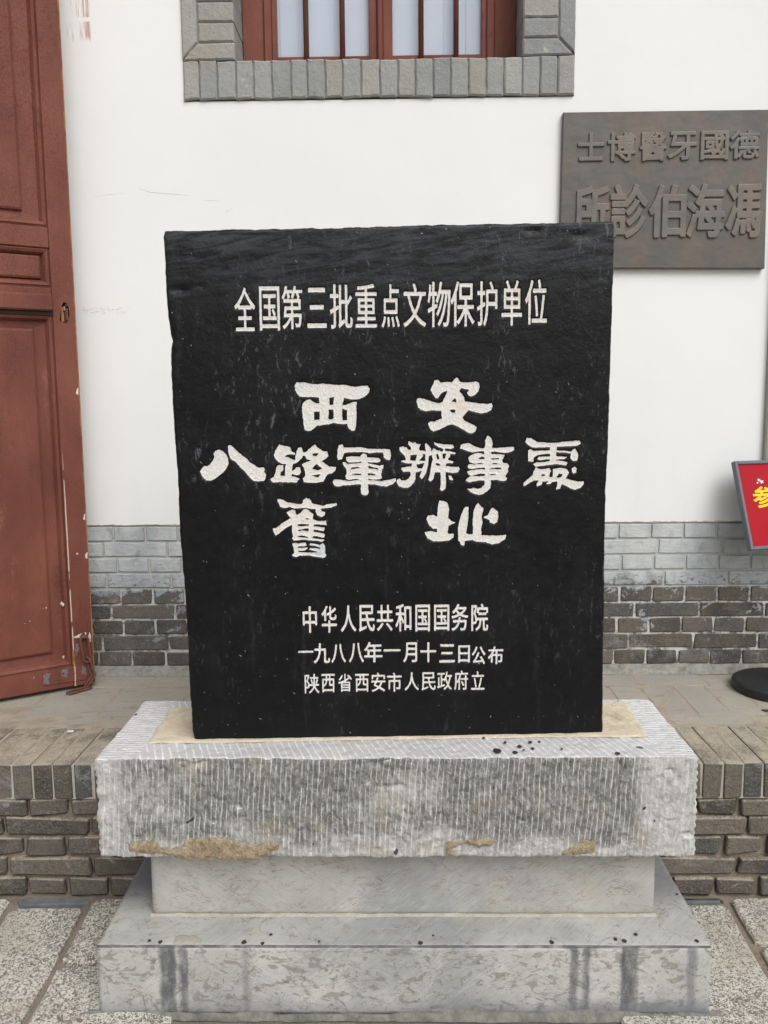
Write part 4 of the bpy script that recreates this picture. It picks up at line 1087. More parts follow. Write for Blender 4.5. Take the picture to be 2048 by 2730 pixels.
# pavers in two rows up to the wall
pv = {}
def paver(x0, x1, y0, y1):
    key = (round(x1 - x0, 3), round(y1 - y0, 3))
    if key not in pv:
        pv[key] = brick_variants(key[0] - .007, key[1] - .007, 0.05, 0.003, 0.003, 3)
    link('brick', rng.choice(pv[key]), plat, 'paver', ((x0 + x1) / 2, (y0 + y1) / 2 + pp[1], 0.3735 + (rng.random() - .5) * .0015), (rad((rng.random() - .5) * .4), rad((rng.random() - .5) * .4), 0))
xs = [0.917 + 0.107 * k for k in range(-34, 16)]
for a, b in zip(xs[:-1], xs[1:]):
    if b > -0.62:
        paver(a, b, -0.422, -0.152)
xs = [-2.58 + 0.235 * k for k in range(9)]
xs = [-0.934 - 0.235 * k for k in range(7)][::-1] + [-0.70]
for a, b in zip(xs[:-1], xs[1:]): paver(a, b, -0.422, -0.152)
paver(-0.70, xs[-1] + 0.0 if False else -0.64, -0.422, -0.152)
xs = [-2.58 + 0.238 * k for k in range(22)]
for a, b in zip(xs[:-1], xs[1:]): paver(a + .06, b + .06, -0.152, 0.012)
patch('gum_spot', plat, 'black_spot', [(1.119, -0.391), (1.135, -0.398), (1.155, -0.394), (1.152, -0.385), (1.130, -0.380)], 0.002, 0.002, 150, 0.0006, 'xy', 0.4005).location = pp

# ================================================================== BUILDING WALL
wall = thing('white_building', 'white plastered building front with a bare grey brick foot and a brick-edged window', 'building', (0, 0.2, 0))
wp = (0, -0.2, 0)
WZ, WT = 2.456, 3.62
def wbox(name, mat, *a, parent=wall, **k):
    o = box(name, parent, mat, *a, **k)
    if parent is wall: o.location = wp
    return o
# plaster sheet, with the window opening left open
OX0, OX1 = -0.687, 0.584
st = 0.05
def plaster_sheet():
    V, F = [], []
    xs = np.concatenate([[-6], np.arange(-2.6, 2.61, 0.02), [6]])
    # bottom edge wavers
    zb = 0.9335 + 0.003 * fbm(xs * 12, 0, 0, 4, 4) * 2
    yf = -0.0065
    rects = []
    top = 3.74
    n = len(xs)
    # below the window: strip with wavering foot
    zlev = 2.334
    for i, x in enumerate(xs):
        V += [(x, 0.02, zb[i]), (x, yf + 0.0015, zb[i]), (x, yf, zb[i] + 0.003), (x, yf, zlev)]
    for i in range(n - 1):
        a, b = i * 4, (i + 1) * 4
        F += [(a, b, b + 1, a + 1), (a + 1, b + 1, b + 2, a + 2), (a + 2, b + 2, b + 3, a + 3)]
    def q(x0, x1, z0, z1):
        k = len(V)
        V.extend([(x0, yf, z0), (x1, yf, z0), (x1, yf, z1), (x0, yf, z1)])
        F.append((k, k + 1, k + 2, k + 3))
    q(-6, OX0, zlev, top); q(OX1, 6, zlev, top); q(-6, 6, top, 5.2)
    return V, F
V, F = plaster_sheet()
o = link('plaster', mesh('plaster', V, F), wall, 'plaster'); o.location = wp
wbox('masonry', 'dado_mortar', -6, 6, -0.0015, 0.36, 0.38, 0.9315)
wbox('masonry', 'dark_seam', -6, OX0 + 0.03, 0.03, 0.36, 0.94, 5.2)
wbox('masonry', 'dark_seam', OX1 - 0.03, 6, 0.03, 0.36, 0.94, 5.2)
wbox('masonry', 'dark_seam', OX0 + 0.03, OX1 - 0.03, 0.03, 0.36, 0.94, 2.40)
# foot: nine courses
zt = [0.932, 0.877, 0.821, 0.7655, 0.710, 0.651, 0.598, 0.5405, 0.4825, 0.427]
dv = {}
def foot_brick(x0, x1, z0, z1, flush):
    j = 0.0075
    key = (round(x1 - x0 - j, 3), round(z1 - z0 - j, 3), flush)
    if key not in dv:
        dv[key] = brick_variants(key[0], 0.08, key[1], 0.0030 if flush else 0.004, 0.0022 if flush else 0.0045, 4)
    o = place(dv[key], wall, 'dado', ((x0 + x1) / 2, 0.0325 + (rng.random() - .5) * .002, (z0 + z1) / 2), wp, 0.5)
    return o
pat = [  # (anchor joint on the left, unit, anchor joint on the right, unit)
    (-0.992, 0.113, 0.765, 0.113), (-1.030, 0.226, 0.905, 0.222), (-0.983, 0.113, 0.778, 0.112), (-1.022, 0.226, 0.928, 0.222),
    (-0.976, 0.113, 0.776, 0.113), (-1.012, 0.226, 0.830, 0.226), (-0.970, 0.113, 0.770, 0.112), (-0.813, 0.236, 0.812, 0.226), (-0.945, 0.120, 0.762, 0.112)]
for r_, (la, lu, ra, ru) in enumerate(pat):
    z1, z0 = zt[r_], zt[r_ + 1]
    xs = [la]
    while xs[0] > -2.5: xs.insert(0, xs[0] - lu)
    while xs[-1] < -0.15: xs.append(xs[-1] + lu)
    xr = [ra]
    while xr[0] > xs[-1] + 0.06 + ru * .2: xr.insert(0, xr[0] - ru)
    if xr[0] <= xs[-1] + 0.03: xr.pop(0)
    while xr[-1] < 2.4: xr.append(xr[-1] + ru)
    al = xs + xr
    for a, b in zip(al[:-1], al[1:]):
        foot_brick(a, b, z0, z1, r_ < 4)
# rough mortar fillet where the wall meets the terrace
xs = np.arange(-2.6, 2.6, 0.012)
prof = [(0.0, 0.430), (-0.0085, 0.427), (-0.013, 0.418), (-0.019, 0.407), (-0.034, 0.399)]
P = []
for i, (py, pz) in enumerate(prof):
    nn = fbm(xs * 30, i * 1.7, 0, 12, 4)
    P.append(np.stack([xs, py + nn * 0.014 * (i > 0) + 0 * xs, pz + nn * 0.014 * (0 < i < 4) + 0 * xs], 1))
P = np.concatenate(P)
nX = len(xs)
ii, jj = np.meshgrid(np.arange(nX - 1), np.arange(len(prof) - 1))
k = (jj * nX + ii).ravel()
o = link('mortar_fillet', np_mesh('mortar_fillet', P, np.stack([k, k + nX, k + nX + 1, k + 1], 1)), wall, 'footcrust')
o.location = wp
# pencil-thin scratches in the plaster
def scratch(pts, w=0.0011):
    V, F = [], []
    for i, (x, z) in enumerate(pts):
        a = pts[max(0, i - 1)]; b = pts[min(len(pts) - 1, i + 1)]
        dx, dz = b[0] - a[0], b[1] - a[1]
        L = math.hypot(dx, dz)
        ww = w * (0.25 if i in (0, len(pts) - 1) else 1) * .5
        V += [(x - dz / L * ww, -0.0067, z + dx / L * ww), (x + dz / L * ww, -0.0067, z - dx / L * ww)]
    for i in range(len(pts) - 1):
        F.append((2 * i, 2 * i + 1, 2 * i + 3, 2 * i + 2))
    link('scratch', mesh('scratch', V, F), wall, 'scratch').location = wp
scratch([(-1.001, 2.038), (-0.95, 2.045), (-0.894, 2.049)], 0.0008)
scratch([(-0.852, 2.064), (-0.813, 2.051), (-0.76, 2.046), (-0.682, 2.039)], 0.0014)
scratch([(-0.639, 2.023), (-0.61, 2.0215), (-0.579, 2.024)], 0.0009)
scratch([(-0.566, 1.973), (-0.556, 1.988), (-0.537, 1.997)], 0.0009)

# ---- brick edging of the window (thick grey paint)
sd = 0.0185       # proud of the plaster
def prism(name, parent, mat, poly, y0, y1, c=0.004, jag=0.0):
    """polygon (ccw in x-z) between y0 (front) and y1 with a chamfered front edge"""
    if jag:
        q = []
        for k in range(len(poly)):
            a, b = poly[k], poly[(k + 1) % len(poly)]
            L = math.hypot(b[0] - a[0], b[1] - a[1])
            m_ = max(1, int(round(L / 0.022)))
            for t in range(m_):
                f_ = t / m_
                q.append((a[0] + (b[0] - a[0]) * f_ + (rng.random() - .5) * jag, a[1] + (b[1] - a[1]) * f_ + (rng.random() - .5) * jag))
        poly = q
    n = len(poly)
    ins = []
    for k in range(n):
        a, b, d = Vector(poly[k - 1]), Vector(poly[k]), Vector(poly[(k + 1) % n])
        e1, e2 = (b - a).normalized(), (d - b).normalized()
        n1, n2 = Vector((-e1.y, e1.x)), Vector((-e2.y, e2.x))
        m_ = (n1 + n2)
        m_ = m_ / max(0.3, m_.dot(n1))
        ins.append(b + m_ * c)
    V = [(p[0], y1, p[1]) for p in poly] + [(p[0], y0 + c, p[1]) for p in poly] + [(p[0], y0, p[1]) for p in ins]
    F = [tuple(range(2 * n, 3 * n))]
    for lv in (0, 1):
        for k in range(n):
            F.append((lv * n + k, lv * n + (k + 1) % n, (lv + 1) * n + (k + 1) % n, (lv + 1) * n + k))
    o = link(name, mesh(name, V, F), parent, mat)
    return o
jx = [-0.687, -0.635, -0.576, -0.515, -0.458, -0.399, -0.336, -0.283, -0.225, -0.169, -0.108, -0.047, 0.011, 0.068, 0.125, 0.182, 0.240, 0.297, 0.355, 0.413, 0.471, 0.528, 0.584]
for a, b in zip(jx[:-1], jx[1:]):
    t = rng.random
    ztop = 2.4555 + (t() - .5) * .004
    if abs(a - 0.011) < .07 and a < 0: ztop -= 0.004
    g = 0.0014
    dp = 0.0 + (t() - .5) * .003
    inside = a > -0.52 and b < 0.42
    o = prism('brick', wall, 'surround', [(a + g, 2.3375 + (t() - .5) * .005), (b - g, 2.3375 + (t() - .5) * .005), (b - g, ztop), (a + g, ztop)], -sd + dp, 0.16 if inside else 0.03, 0.0050, 0.0028)
    o.location = wp
wbox('edging_mortar', 'surround', -0.683, 0.580, -sd + 0.008, 0.029, 2.341, 2.450)
# sides: inner column of headers running back into the reveal, outer column of uprights
lz = [2.457, 2.512, 2.573, 2.636] + [2.636 + 0.061 * k for k in range(1, 17)]
g = 0.0013
for side in (-1, 1):
    xi = -0.515 if side < 0 else 0.4145       # reveal face
    xm = -0.6345 if side < 0 else 0.5285      # joint between the columns
    xo = -0.686 if side < 0 else 0.5825
    for n_, (a, b) in enumerate(zip(lz[:-1], lz[1:])):
        if n_ == 0:
            poly = [(xo, a + g), (xi, a + g), (xi, b - g), (xm, b - g - 0.002), (xm + side * 0.024, a + 0.032)]
            if side > 0:
                poly = [(xi, a + g), (xo, a + g), (xm + 0.022, a + 0.028), (xm, b - g - 0.002), (xi, b - g)]
        else:
            poly = [(min(xi, xm) + g, a + g), (max(xi, xm) - g, a + g), (max(xi, xm) - g, b - g), (min(xi, xm) + g, b - g)]
        o = prism('brick', wall, 'surround', poly, -sd + (rng.random() - .5) * .002, 0.158, 0.005, 0.0022)
        o.location = wp
    # uprights, the lowest mitred
    zz = [2.462, 2.702, 2.942, 3.182, 3.422, 3.62]
    for n_, (a, b) in enumerate(zip(zz[:-1], zz[1:])):
        if side < 0:
            poly = [(xo, a + g), (xm - g * 2, a + 0.052 if n_ == 0 else a + g), (xm - g * 2, b - g), (xo, b - g)]
        else:
            poly = [(xm + g * 2, a + 0.052 if n_ == 0 else a + g), (xo, a + g), (xo, b - g), (xm + g * 2, b - g)]
        o = prism('brick', wall, 'surround', poly, -sd - 0.001, 0.03, 0.004, 0.0016)
        o.location = wp
    wbox('edging_mortar', 'surround', min(xi, xo) + .003, max(xi, xo) - .003, -sd + 0.007, 0.155, 2.47, 3.615)
for a, b in zip(jx[:-1], jx[1:]):
    o = prism('brick', wall, 'surround', [(a + g, 3.622), (b - g, 3.622), (b - g, 3.738), (a + g, 3.738)], -sd, 0.16, 0.005)
    o.location = wp
wbox('lintel_core', 'surround', -0.68, 0.58, -sd + .01, 0.15, 3.625, 3.735)

# ---- window (part) with its own pieces
fy = 0.105
win = box('window', wall, 'sash', -0.5148, 0.4142, fy + 0.052, fy + 0.10, 2.456, 3.62)
win.location = wp
# the window part itself is the outer frame: rebuild it as a ring
def ring_vf(x0, x1, z0, z1, wl, wr, wb, wt, y0, y1, c=0.002):
    return join_vf([box_vf(x0, x0 + wl, y0, y1, z0, z1, c), box_vf(x1 - wr, x1, y0, y1, z0, z1, c),
                    box_vf(x0 + wl + .0003, x1 - wr - .0003, y0 + .0006, y1, z0, z0 + wb, c), box_vf(x0 + wl + .0003, x1 - wr - .0003, y0 + .0006, y1, z1 - wt, z1, c)])
v, f = ring_vf(-0.5148, 0.4142, 2.450, 3.618, 0.073, 0.073, 0.052, 0.07, fy + 0.040, fy + 0.10)
old = win.data
win.data = mesh('window', v, f)
win.data.materials.append(M['sash'])
bpy.data.meshes.remove(old)
def wpart(name, v, f, mat='sash', smooth=False):
    return link(name, mesh(name, v, f, smooth), win, mat)
# cracked cover strips beside the sashes
for x0, x1 in ((-0.4415, -0.4155), (0.3135, 0.3410)):
    wpart('cover_strip', *box_vf(x0, x1, fy + 0.030, fy + 0.06, 2.500, 3.55, 0.004))
# sill strip
wpart('sill', *box_vf(-0.441, 0.3405, fy + 0.012, fy + 0.05, 2.4565, 2.487, 0.003))
for sx0, sx1 in ((-0.415, -0.0565), (-0.0375, 0.3130)):
    wl, wr = 0.0175, 0.028
    if sx0 > -0.2: wl, wr = 0.033, 0.0165
    wpart('sash', *ring_vf(sx0, sx1, 2.489, 3.56, wl, wr, 0.035, 0.04, fy + 0.036, fy + 0.075))
    gx0, gx1 = sx0 + wl, sx1 - wr
    wpart('pane', *box_vf(gx0 - .003, gx1 + .003, fy + 0.052, fy + 0.056, 2.52, 3.525), mat='glass')
    for k in (1, 2):
        xb = gx0 + (gx1 - gx0) * (0.297 if k == 1 else 0.69) + 0.007
        wpart('bar', *tube_vf([(xb, fy + 0.030, 2.478), (xb, fy + 0.030, 3.56)], 0.0092, 12), smooth=True)
wpart('centre_bead', *box_vf(-0.0562, -0.0378, fy + 0.022, fy + 0.07, 2.487, 3.56, 0.005))
wpart('window_film', *box_vf(-0.42, 0.32, fy + 0.078, fy + 0.082, 2.50, 3.56), mat='curtain')
for x0, x1 in ((-0.392, -0.33), (-0.305, -0.292), (-0.205, -0.19), (0.17, 0.182), (0.245, 0.30)):
    wpart('cloth_fold', *box_vf(x0, x1, fy + 0.070, fy + 0.0775, 2.50, 3.56, 0.003), mat='curtain2')
wbox('room_wall', 'curtain2', -0.6, 0.5, 0.30, 0.31, 2.38, 3.70)

# narrow brick pier at the right, its edge just inside the picture
wbox('pier', 'surround', 1.2475, 1.36, -0.03, 0.03, 0.934, 4.6, c=0.004)

# ================================================================== OPEN DOOR LEAF
DTH = math.atan2(0.558, 0.830)
door = thing('wooden_door', 'old red painted panelled wooden door leaf standing open beside the white wall', 'door', (-1.035, -0.135, 0), DTH)
# local axes: x along the leaf (0 at the meeting edge), -y towards the viewer, z up
DZ0, DZ1, DW = 0.412, 2.95, -0.66
def stile(x0, x1, name='stile', hole=None):
    if not hole:
        return box(name, door, 'door', x0, x1, 0, 0.045, DZ0, DZ1, 0.003)
    hx0, hx1, hz0, hz1 = hole
    ring = [(-0.0505, 1.622), (-0.044, 1.665), (-0.036, 1.681), (-0.027, 1.678), (-0.020, 1.662), (-0.0195, 1.640), (-0.024, 1.626), (-0.028, 1.6155), (-0.040, 1.6165)]
    parts = [box_vf(x0, x1, 0, 0.045, DZ0, hz0, 0), box_vf(x0, x1, 0, 0.045, hz1, DZ1, 0)]
    V = [(x0, 0, hz0), (x1, 0, hz0), (x1, 0, hz1), (x0, 0, hz1)]
    V += [(a, 0, b) for a, b in ring]
    V += [(a, 0.03, b) for a, b in ring]
    n = len(ring)
    R = lambda k: 4 + k
    F = [(0, R(0), R(1)), (0, R(1), 3), (3, R(1), R(2)), (3, R(2), 2), (2, R(2), R(3)), (2, R(3), R(4)), (2, R(4), R(5)), (2, R(5), 1), (1, R(5), R(6)), (1, R(6), R(7)), (1, R(7), 0), (0, R(7), R(8)), (0, R(8), R(0))]
    F = [t[::-1] for t in F]
    for k in range(n):
        a, b = 4 + k, 4 + (k + 1) % n
        F.append((a, a + n, b + n, b))
    F.append((0, 1, 1, 0)[:0] or (1, 2, 2)[:0] or (4 + n, 4 + n + 1, 4 + n + 2))
    F.append(tuple(4 + n + k for k in range(n)))
    F.pop(-2)
    parts.append((V, F))
    # side skin beside the hole
    parts.append(([(x1, 0, hz0), (x1, 0.045, hz0), (x1, 0.045, hz1), (x1, 0, hz1)], [(0, 1, 2, 3)]))
    V, F = join_vf(parts)
    return link(name, mesh(name, V, F), door, 'door')
stile(-0.0700, 0.0, hole=(-0.055, -0.015, 1.600, 1.690))
stile(DW, DW + 0.09)
box('back_board', door, 'door', DW, 0.0115, 0.0455, 0.062, DZ0 + .004, DZ1)
xa, xb = DW + 0.0905, -0.0705
box('rail', door, 'door', xa, xb, 0.0006, 0.045, DZ0 + .001, 0.484, 0.002)
box('rail', door, 'door', xa, xb, 0.0006, 0.045, 1.846, 1.911, 0.002)
box('rail', door, 'door', xa, xb, 0.0006, 0.045, 1.640, 1.7255, 0.002)
box('rail', door, 'door', xa, xb, 0.0006, 0.045, 2.86, DZ1, 0.002)
# the middle rail carries a projecting moulding; the dark strip beneath paints the shade of a recess
v, f = join_vf([box_vf(xa, xb, -0.011, 0.0, 1.650, 1.703, 0.006)])
link('moulding', mesh('moulding', v, f), door, 'door')
box('gap_shade', door, 'dark_seam', xa, xb + .001, -0.001, 0.002, 1.6365, 1.649)
def panel(x0, x1, z0, z1, fx0, fx1, fz0, fz1, raised=True):
    lv = [(x0, x1, z0, z1, 0.0), (x0 + .002, x1 - .002, z0 + .002, z1 - .002, 0.005), (x0 + .006, x1 - .006, z0 + .006, z1 - .006, 0.0015), (x0 + .014, x1 - .014, z0 + .014, z1 - .014, 0.006), (x0 + .022, x1 - .022, z0 + .022, z1 - .022, 0.022)]
    lv = [l for l in lv if l[0] < fx0 + .02 or True]
    if raised:
        lv += [(fx0 - .002, fx1 + .002, fz0 - .002, fz1 + .002, 0.025), (fx0, fx1, fz0, fz1, 0.0150), (fx0 + .006, fx1 - .006, fz0 + .006, fz1 - .006, 0.0120)]
    V, F = [], []
    for a, b, c_, d, y in lv:
        # rounded lower corner on the raised field
        V += [(a, y, c_), (b, y, c_), (b, y, d), (a, y, d)]
    for k in range(len(lv) - 1):
        for e in range(4):
            F.append((k * 4 + e, k * 4 + (e + 1) % 4, (k + 1) * 4 + (e + 1) % 4, (k + 1) * 4 + e))
    k = (len(lv) - 1) * 4
    F.append((k, k + 1, k + 2, k + 3))
    link('panel', mesh('panel', V, F), door, 'door')
panel(xa, xb, 1.911, 2.86, xa + .075, -0.143, 1.958, 2.80)
panel(xa, xb, 1.7255, 1.846, xa + .03, -0.098, 1.752, 1.822)
panel(xa, xb, 0.484, 1.640, xa + .06, -0.130, 0.536, 1.594)
# mortise lock with its cover torn off
lock = link('lock', mesh('lock', *box_vf(-0.0335, -0.0275, 0.004, 0.02, 1.619, 1.664, 0.001)), door, 'iron')
link('broken_wood', mesh('broken_wood', *box_vf(-0.0435, -0.0345, 0.006, 0.02, 1.619, 1.667, 0.001)), lock, 'bare_wood')
link('latch', mesh('latch', *box_vf(-0.0375, -0.0310, 0.0, 0.010, 1.654, 1.668, 0.001)), lock, 'steel_chip')
link('latch', mesh('latch', *box_vf(-0.0290, -0.0232, 0.000, 0.010, 1.625, 1.662, 0.001)), lock, 'rust')
link('latch', mesh('latch', *box_vf(-0.0310, -0.0250, 0.001, 0.012, 1.667, 1.676, 0.001)), lock, 'iron')
# angle plate at the foot
pl_poly = [(-0.168, 0.433), (-0.026, 0.428), (-0.023, 0.575), (-0.062, 0.578), (-0.063, 0.481), (-0.168, 0.479)]
pl = prism('corner_plate', door, 'door', pl_poly, -0.0028, 0.001, 0.0008)
for a, b in ((-0.142, 0.464), (-0.122, 0.447), (-0.105, 0.464), (-0.070, 0.459), (-0.052, 0.495), (-0.052, 0.528), (-0.034, 0.477), (-0.036, 0.552)):
    v, f = lathe_vf([(0.0042, 0), (0.0040, 0.0012), (0.0022, 0.0022)], 10)
    link('rivet', mesh('rivet', v, f, True), pl, 'rust', (a, -0.0026, b), (math.pi / 2, 0, 0))
def chip(poly, mat='white_fill', s=3, t=0.0005):
    patch('paint_chip', door, mat, poly, 0.0011, 0.0018 if mat != 'steel_chip' else 0.0085, 260, t, 'xz', -0.0002 if mat != 'steel_chip' else -0.0029, s)
chip([(-0.060, 0.575), (-0.045, 0.573), (-0.040, 0.585), (-0.034, 0.590), (-0.052, 0.586), (-0.062, 0.582)])
chip([(-0.0155, 0.553), (-0.008, 0.555), (-0.006, 0.575), (-0.010, 0.590), (-0.017, 0.575)], s=5)
chip([(-0.0145, 0.5275), (-0.010, 0.530), (-0.011, 0.540), (-0.015, 0.536)], s=6)
chip([(-0.0255, 0.584), (-0.021, 0.583), (-0.021, 0.592), (-0.026, 0.592)], s=7)
chip([(-0.100, 0.700), (-0.090, 0.690), (-0.086, 0.697), (-0.096, 0.710)], s=8)
chip([(-0.011, 0.975), (-0.004, 0.972), (-0.004, 0.995), (-0.008, 0.990)], s=9)
chip([(-0.012, 1.39), (-0.005, 1.385), (-0.004, 1.41), (-0.009, 1.405)], s=10)
chip([(-0.012, 0.845), (-0.004, 0.84), (-0.003, 0.865), (-0.010, 0.858)], s=11)
chip([(-0.040, 0.86), (-0.034, 0.858), (-0.033, 0.864), (-0.039, 0.866)], s=12)
chip([(-0.058, 0.560), (-0.048, 0.558), (-0.046, 0.530), (-0.058, 0.520)], 'steel_chip', 13, 0.0003)
chip([(-0.165, 0.440), (-0.150, 0.437), (-0.146, 0.470), (-0.166, 0.468)], 'steel_chip', 14, 0.0003)
chip([(-0.108, 0.452), (-0.090, 0.450), (-0.088, 0.474), (-0.106, 0.476)], 'steel_chip', 15, 0.0003)
chip([(-0.045, 0.450), (-0.028, 0.448), (-0.027, 0.474), (-0.042, 0.476)], 'steel_chip', 16, 0.0003)
# split in the stile beside the plate
chip([(-0.0705, 0.487), (-0.064, 0.480), (-0.063, 0.535), (-0.069, 0.545)], 'bare_wood', 17, 0.0004)

# ---- rusty chain hanging from a staple on the door
chain = thing('door_chain', 'rusty iron chain of long links hanging at the foot of the red door', 'chain', (-1.035, -0.135, 0), DTH)
def chain_link(c, a, w, L, W, r_):
    """long link: centre c, long axis a, width axis w"""
    a, w, c = Vector(a).normalized(), Vector(w), Vector(c)
    w = (w - a * w.dot(a)).normalized()
    h, q = L / 2 - W / 2, W / 2
    pts = []
    for k in range(9):
        t = -math.pi / 2 + math.pi * k / 8
        pts.append(c + a * (h + q * math.cos(t)) + w * (q * math.sin(t)))
    for k in range(9):
        t = math.pi / 2 + math.pi * k / 8
        pts.append(c + a * (-h + q * math.cos(t)) + w * (q * math.sin(t)))
    v, f = tube_vf(pts, r_, 9, True)
    link('chain_link', mesh('chain_link', v, f, True), chain, 'rust')
link('staple', mesh('staple', *tube_vf([(-0.037, 0.005, 0.573), (-0.037, -0.012, 0.577), (-0.030, -0.017, 0.579), (-0.024, -0.012, 0.577), (-0.024, 0.005, 0.573)], 0.0032, 8), True), chain, 'rust')
chain_link((-0.0285, -0.013, 0.537), (0.10, -0.02, -1), (1, -0.15, 0), 0.090, 0.0245, 0.0042)
chain_link((-0.0170, -0.016, 0.473), (0.24, 0.0, -1), (0.5, -1.0, 0), 0.070, 0.020, 0.0036)
chain_link((-0.0225, -0.020, 0.426), (-0.62, -0.05, -0.72), (0.35, -1, 0), 0.060, 0.014, 0.0030)
chain_link((-0.0600, -0.026, 0.4045), (1.0, 0.30, 0.0), (0, 1, 0.0), 0.086, 0.024, 0.0036)

# ================================================================== BRONZE NAME PLATE
plaque = thing('bronze_plaque', 'brown bronze plaque with two rows of raised Chinese characters, hung on the white wall', 'plaque', (0.88, -0.018, 2.03))
po = (-0.88, 0.018, -2.03)
bd = prism('board', plaque, 'bronze', [(0.5415, 1.789), (1.217, 1.780), (1.2067, 2.2785), (0.546, 2.2785)], -0.030, -0.007, 0.0022)
bd.location = po
for row in CAST:
    big_ = row is CAST[1]
    for ch, x0, x1, z0, z1 in row:
        segs = fit_glyph(ch, x0 + .003, x1 - .003, z0 + .003, z1 - .003)
        X, Y = grid(x0, x1, z0, z1, 0.0013)
        S = glyph_sdf(segs, X, Y) + (0.0062 if big_ else 0.0040) + fbm(X * 160, Y * 160, 0, 5, 2) * 0.0006
        xs, ys, ss, Q, T, rim = contour(X, Y, S, None)
        h = 0.0065 * np.clip(ss / 0.0018, 0, 1) ** 0.8
        V = np.stack([xs, -0.0298 - h, ys], 1)
        o = link('character', np_mesh('character', V, Q, T, smooth=False), bd, 'bronze_face')
v, f = join_vf([box_vf(x - .012, x + .012, -0.0075, 0.0, z - .012, z + .012) for x in (0.60, 1.15) for z in (1.83, 2.23)])
link('fixing_pads', mesh('fixing_pads', v, f), plaque, 'iron').location = po

# ================================================================== PEDESTAL
ped = thing('stone_pedestal', 'three-tier pale limestone pedestal, its top block covered in chisel marks, carrying the black stele', 'pedestal', (0, -0.98, 0))
pe = (0, 0.98, 0)
def cap_extra(P, N):
    x, y, z = P[:, 0], P[:, 1], P[:, 2]
    front = np.clip((-N[:, 1] - 0.5) * 3, 0, 1)
    n1 = fbm(x * 9, y * 9, z * 14, 31, 4) * 0.014
    gro = np.sin((x - z * 0.06) * 2 * math.pi * 84) * 0.0007
    end = np.clip((np.abs(N[:, 0]) - 0.5) * 3, 0, 1)
    n1 = n1 + fbm(x * 55, y * 70, z * 38, 36, 4) * 0.009 - np.clip(fbm(x * 22, y * 22, z * 30, 37, 3) - 0.16, 0, 1) * 0.05
    rug = np.sin(z * 2 * math.pi * 58 + fbm(x * 20, y * 20, z * 6, 3, 2) * 3) * 0.0016
    return front * (n1 + gro) + end * (n1 * 0.5 + rug)
cap = rough_block('cap_block', ped, 'cap', -0.672, 0.657, -1.160, -0.785, 0.347, 0.581, 0.0034, 0.009, 0.0022, 60, 5, cap_extra)
cap.location = pe
neck = rough_block('neck_block', ped, 'neck', -0.580, 0.592, -1.090, -0.80, 0.1655, 0.3475, 0.012, 0.004, 0.0006, 30, 8)
neck.location = pe
slab = rough_block('base_slab', ped, 'slab', -0.674, 0.685, -1.205, -0.785, 0.0, 0.165, 0.010, 0.0035, 0.0006, 30, 9)
slab.location = pe
# bed of cement round the foot of the stele
X, Y = grid(-0.59, 0.60, -1.085, -0.83, 0.004)
bed_poly = [(-0.577, -1.078), (-0.46, -1.078), (-0.2, -1.066), (0.1, -1.056), (0.3, -1.050), (0.48, -1.048), (0.576, -1.047), (0.590, -0.82), (0.20, -0.835), (-0.20, -0.842), (-0.586, -0.848)]
S = sdf([bed_poly], X, Y) + fbm(X * 22, Y * 22, 0, 6, 4) * 0.012
xs, ys, ss, Q, T, rim = contour(X, Y, S, None)
h = 0.0035 * np.clip(ss / 0.004, 0, 1) + 0.004 * fbm(xs * 30, ys * 30, 0, 2, 4) * np.clip(ss / .02, 0, 1)
hole = np.exp(-(((xs - 0.537) / 0.022) ** 2 + ((ys + 0.93) / 0.03) ** 2)) * 0.006 * np.sin(xs * 300 + ys * 170)
o = link('mortar_bed', np_mesh('mortar_bed', np.stack([xs, ys, 0.5818 + h + hole], 1), Q, T), ped, 'sand'); o.location = pe
for pnm, seed in ((PATCH_A, 3), (PATCH_B, 4), (PATCH_C, 5)):
    o = patch('mortar_patch', ped, 'crust', pnm, 0.0025, 0.006, 90, 0.005, 'xz', -1.161, seed, 0.007)
    o.location = pe
# broken crust of cement round the foot of the base slab
xs = np.arange(-0.70, 0.712, 0.006)
P = []
prof = [(-1.199, 0.010), (-1.2065, 0.009), (-1.2095, 0.005), (-1.213, 0.001), (-1.218, -0.008)]
for i, (py, pz) in enumerate(prof):
    nn = fbm(xs * 26, i * 0.9, 0, 21, 5)
    up = np.clip(fbm(xs * 7, 0, 0, 23, 3) * 2.2, -0.6, 1.0)
    P.append(np.stack([xs, py + nn * 0.006 - 0.004 * up * (i > 0), pz + (nn * 0.016 + up * 0.013) * (i < 2) + nn * 0.004 * (i > 1)], 1))
P = np.concatenate(P)
nX = len(xs)
ii, jj = np.meshgrid(np.arange(nX - 1), np.arange(len(prof) - 1))
k = (jj * nX + ii).ravel()
o = link('cement_fillet', np_mesh('cement_fillet', P, np.stack([k, k + nX, k + nX + 1, k + 1], 1)), ped, 'fillet'); o.location = pe
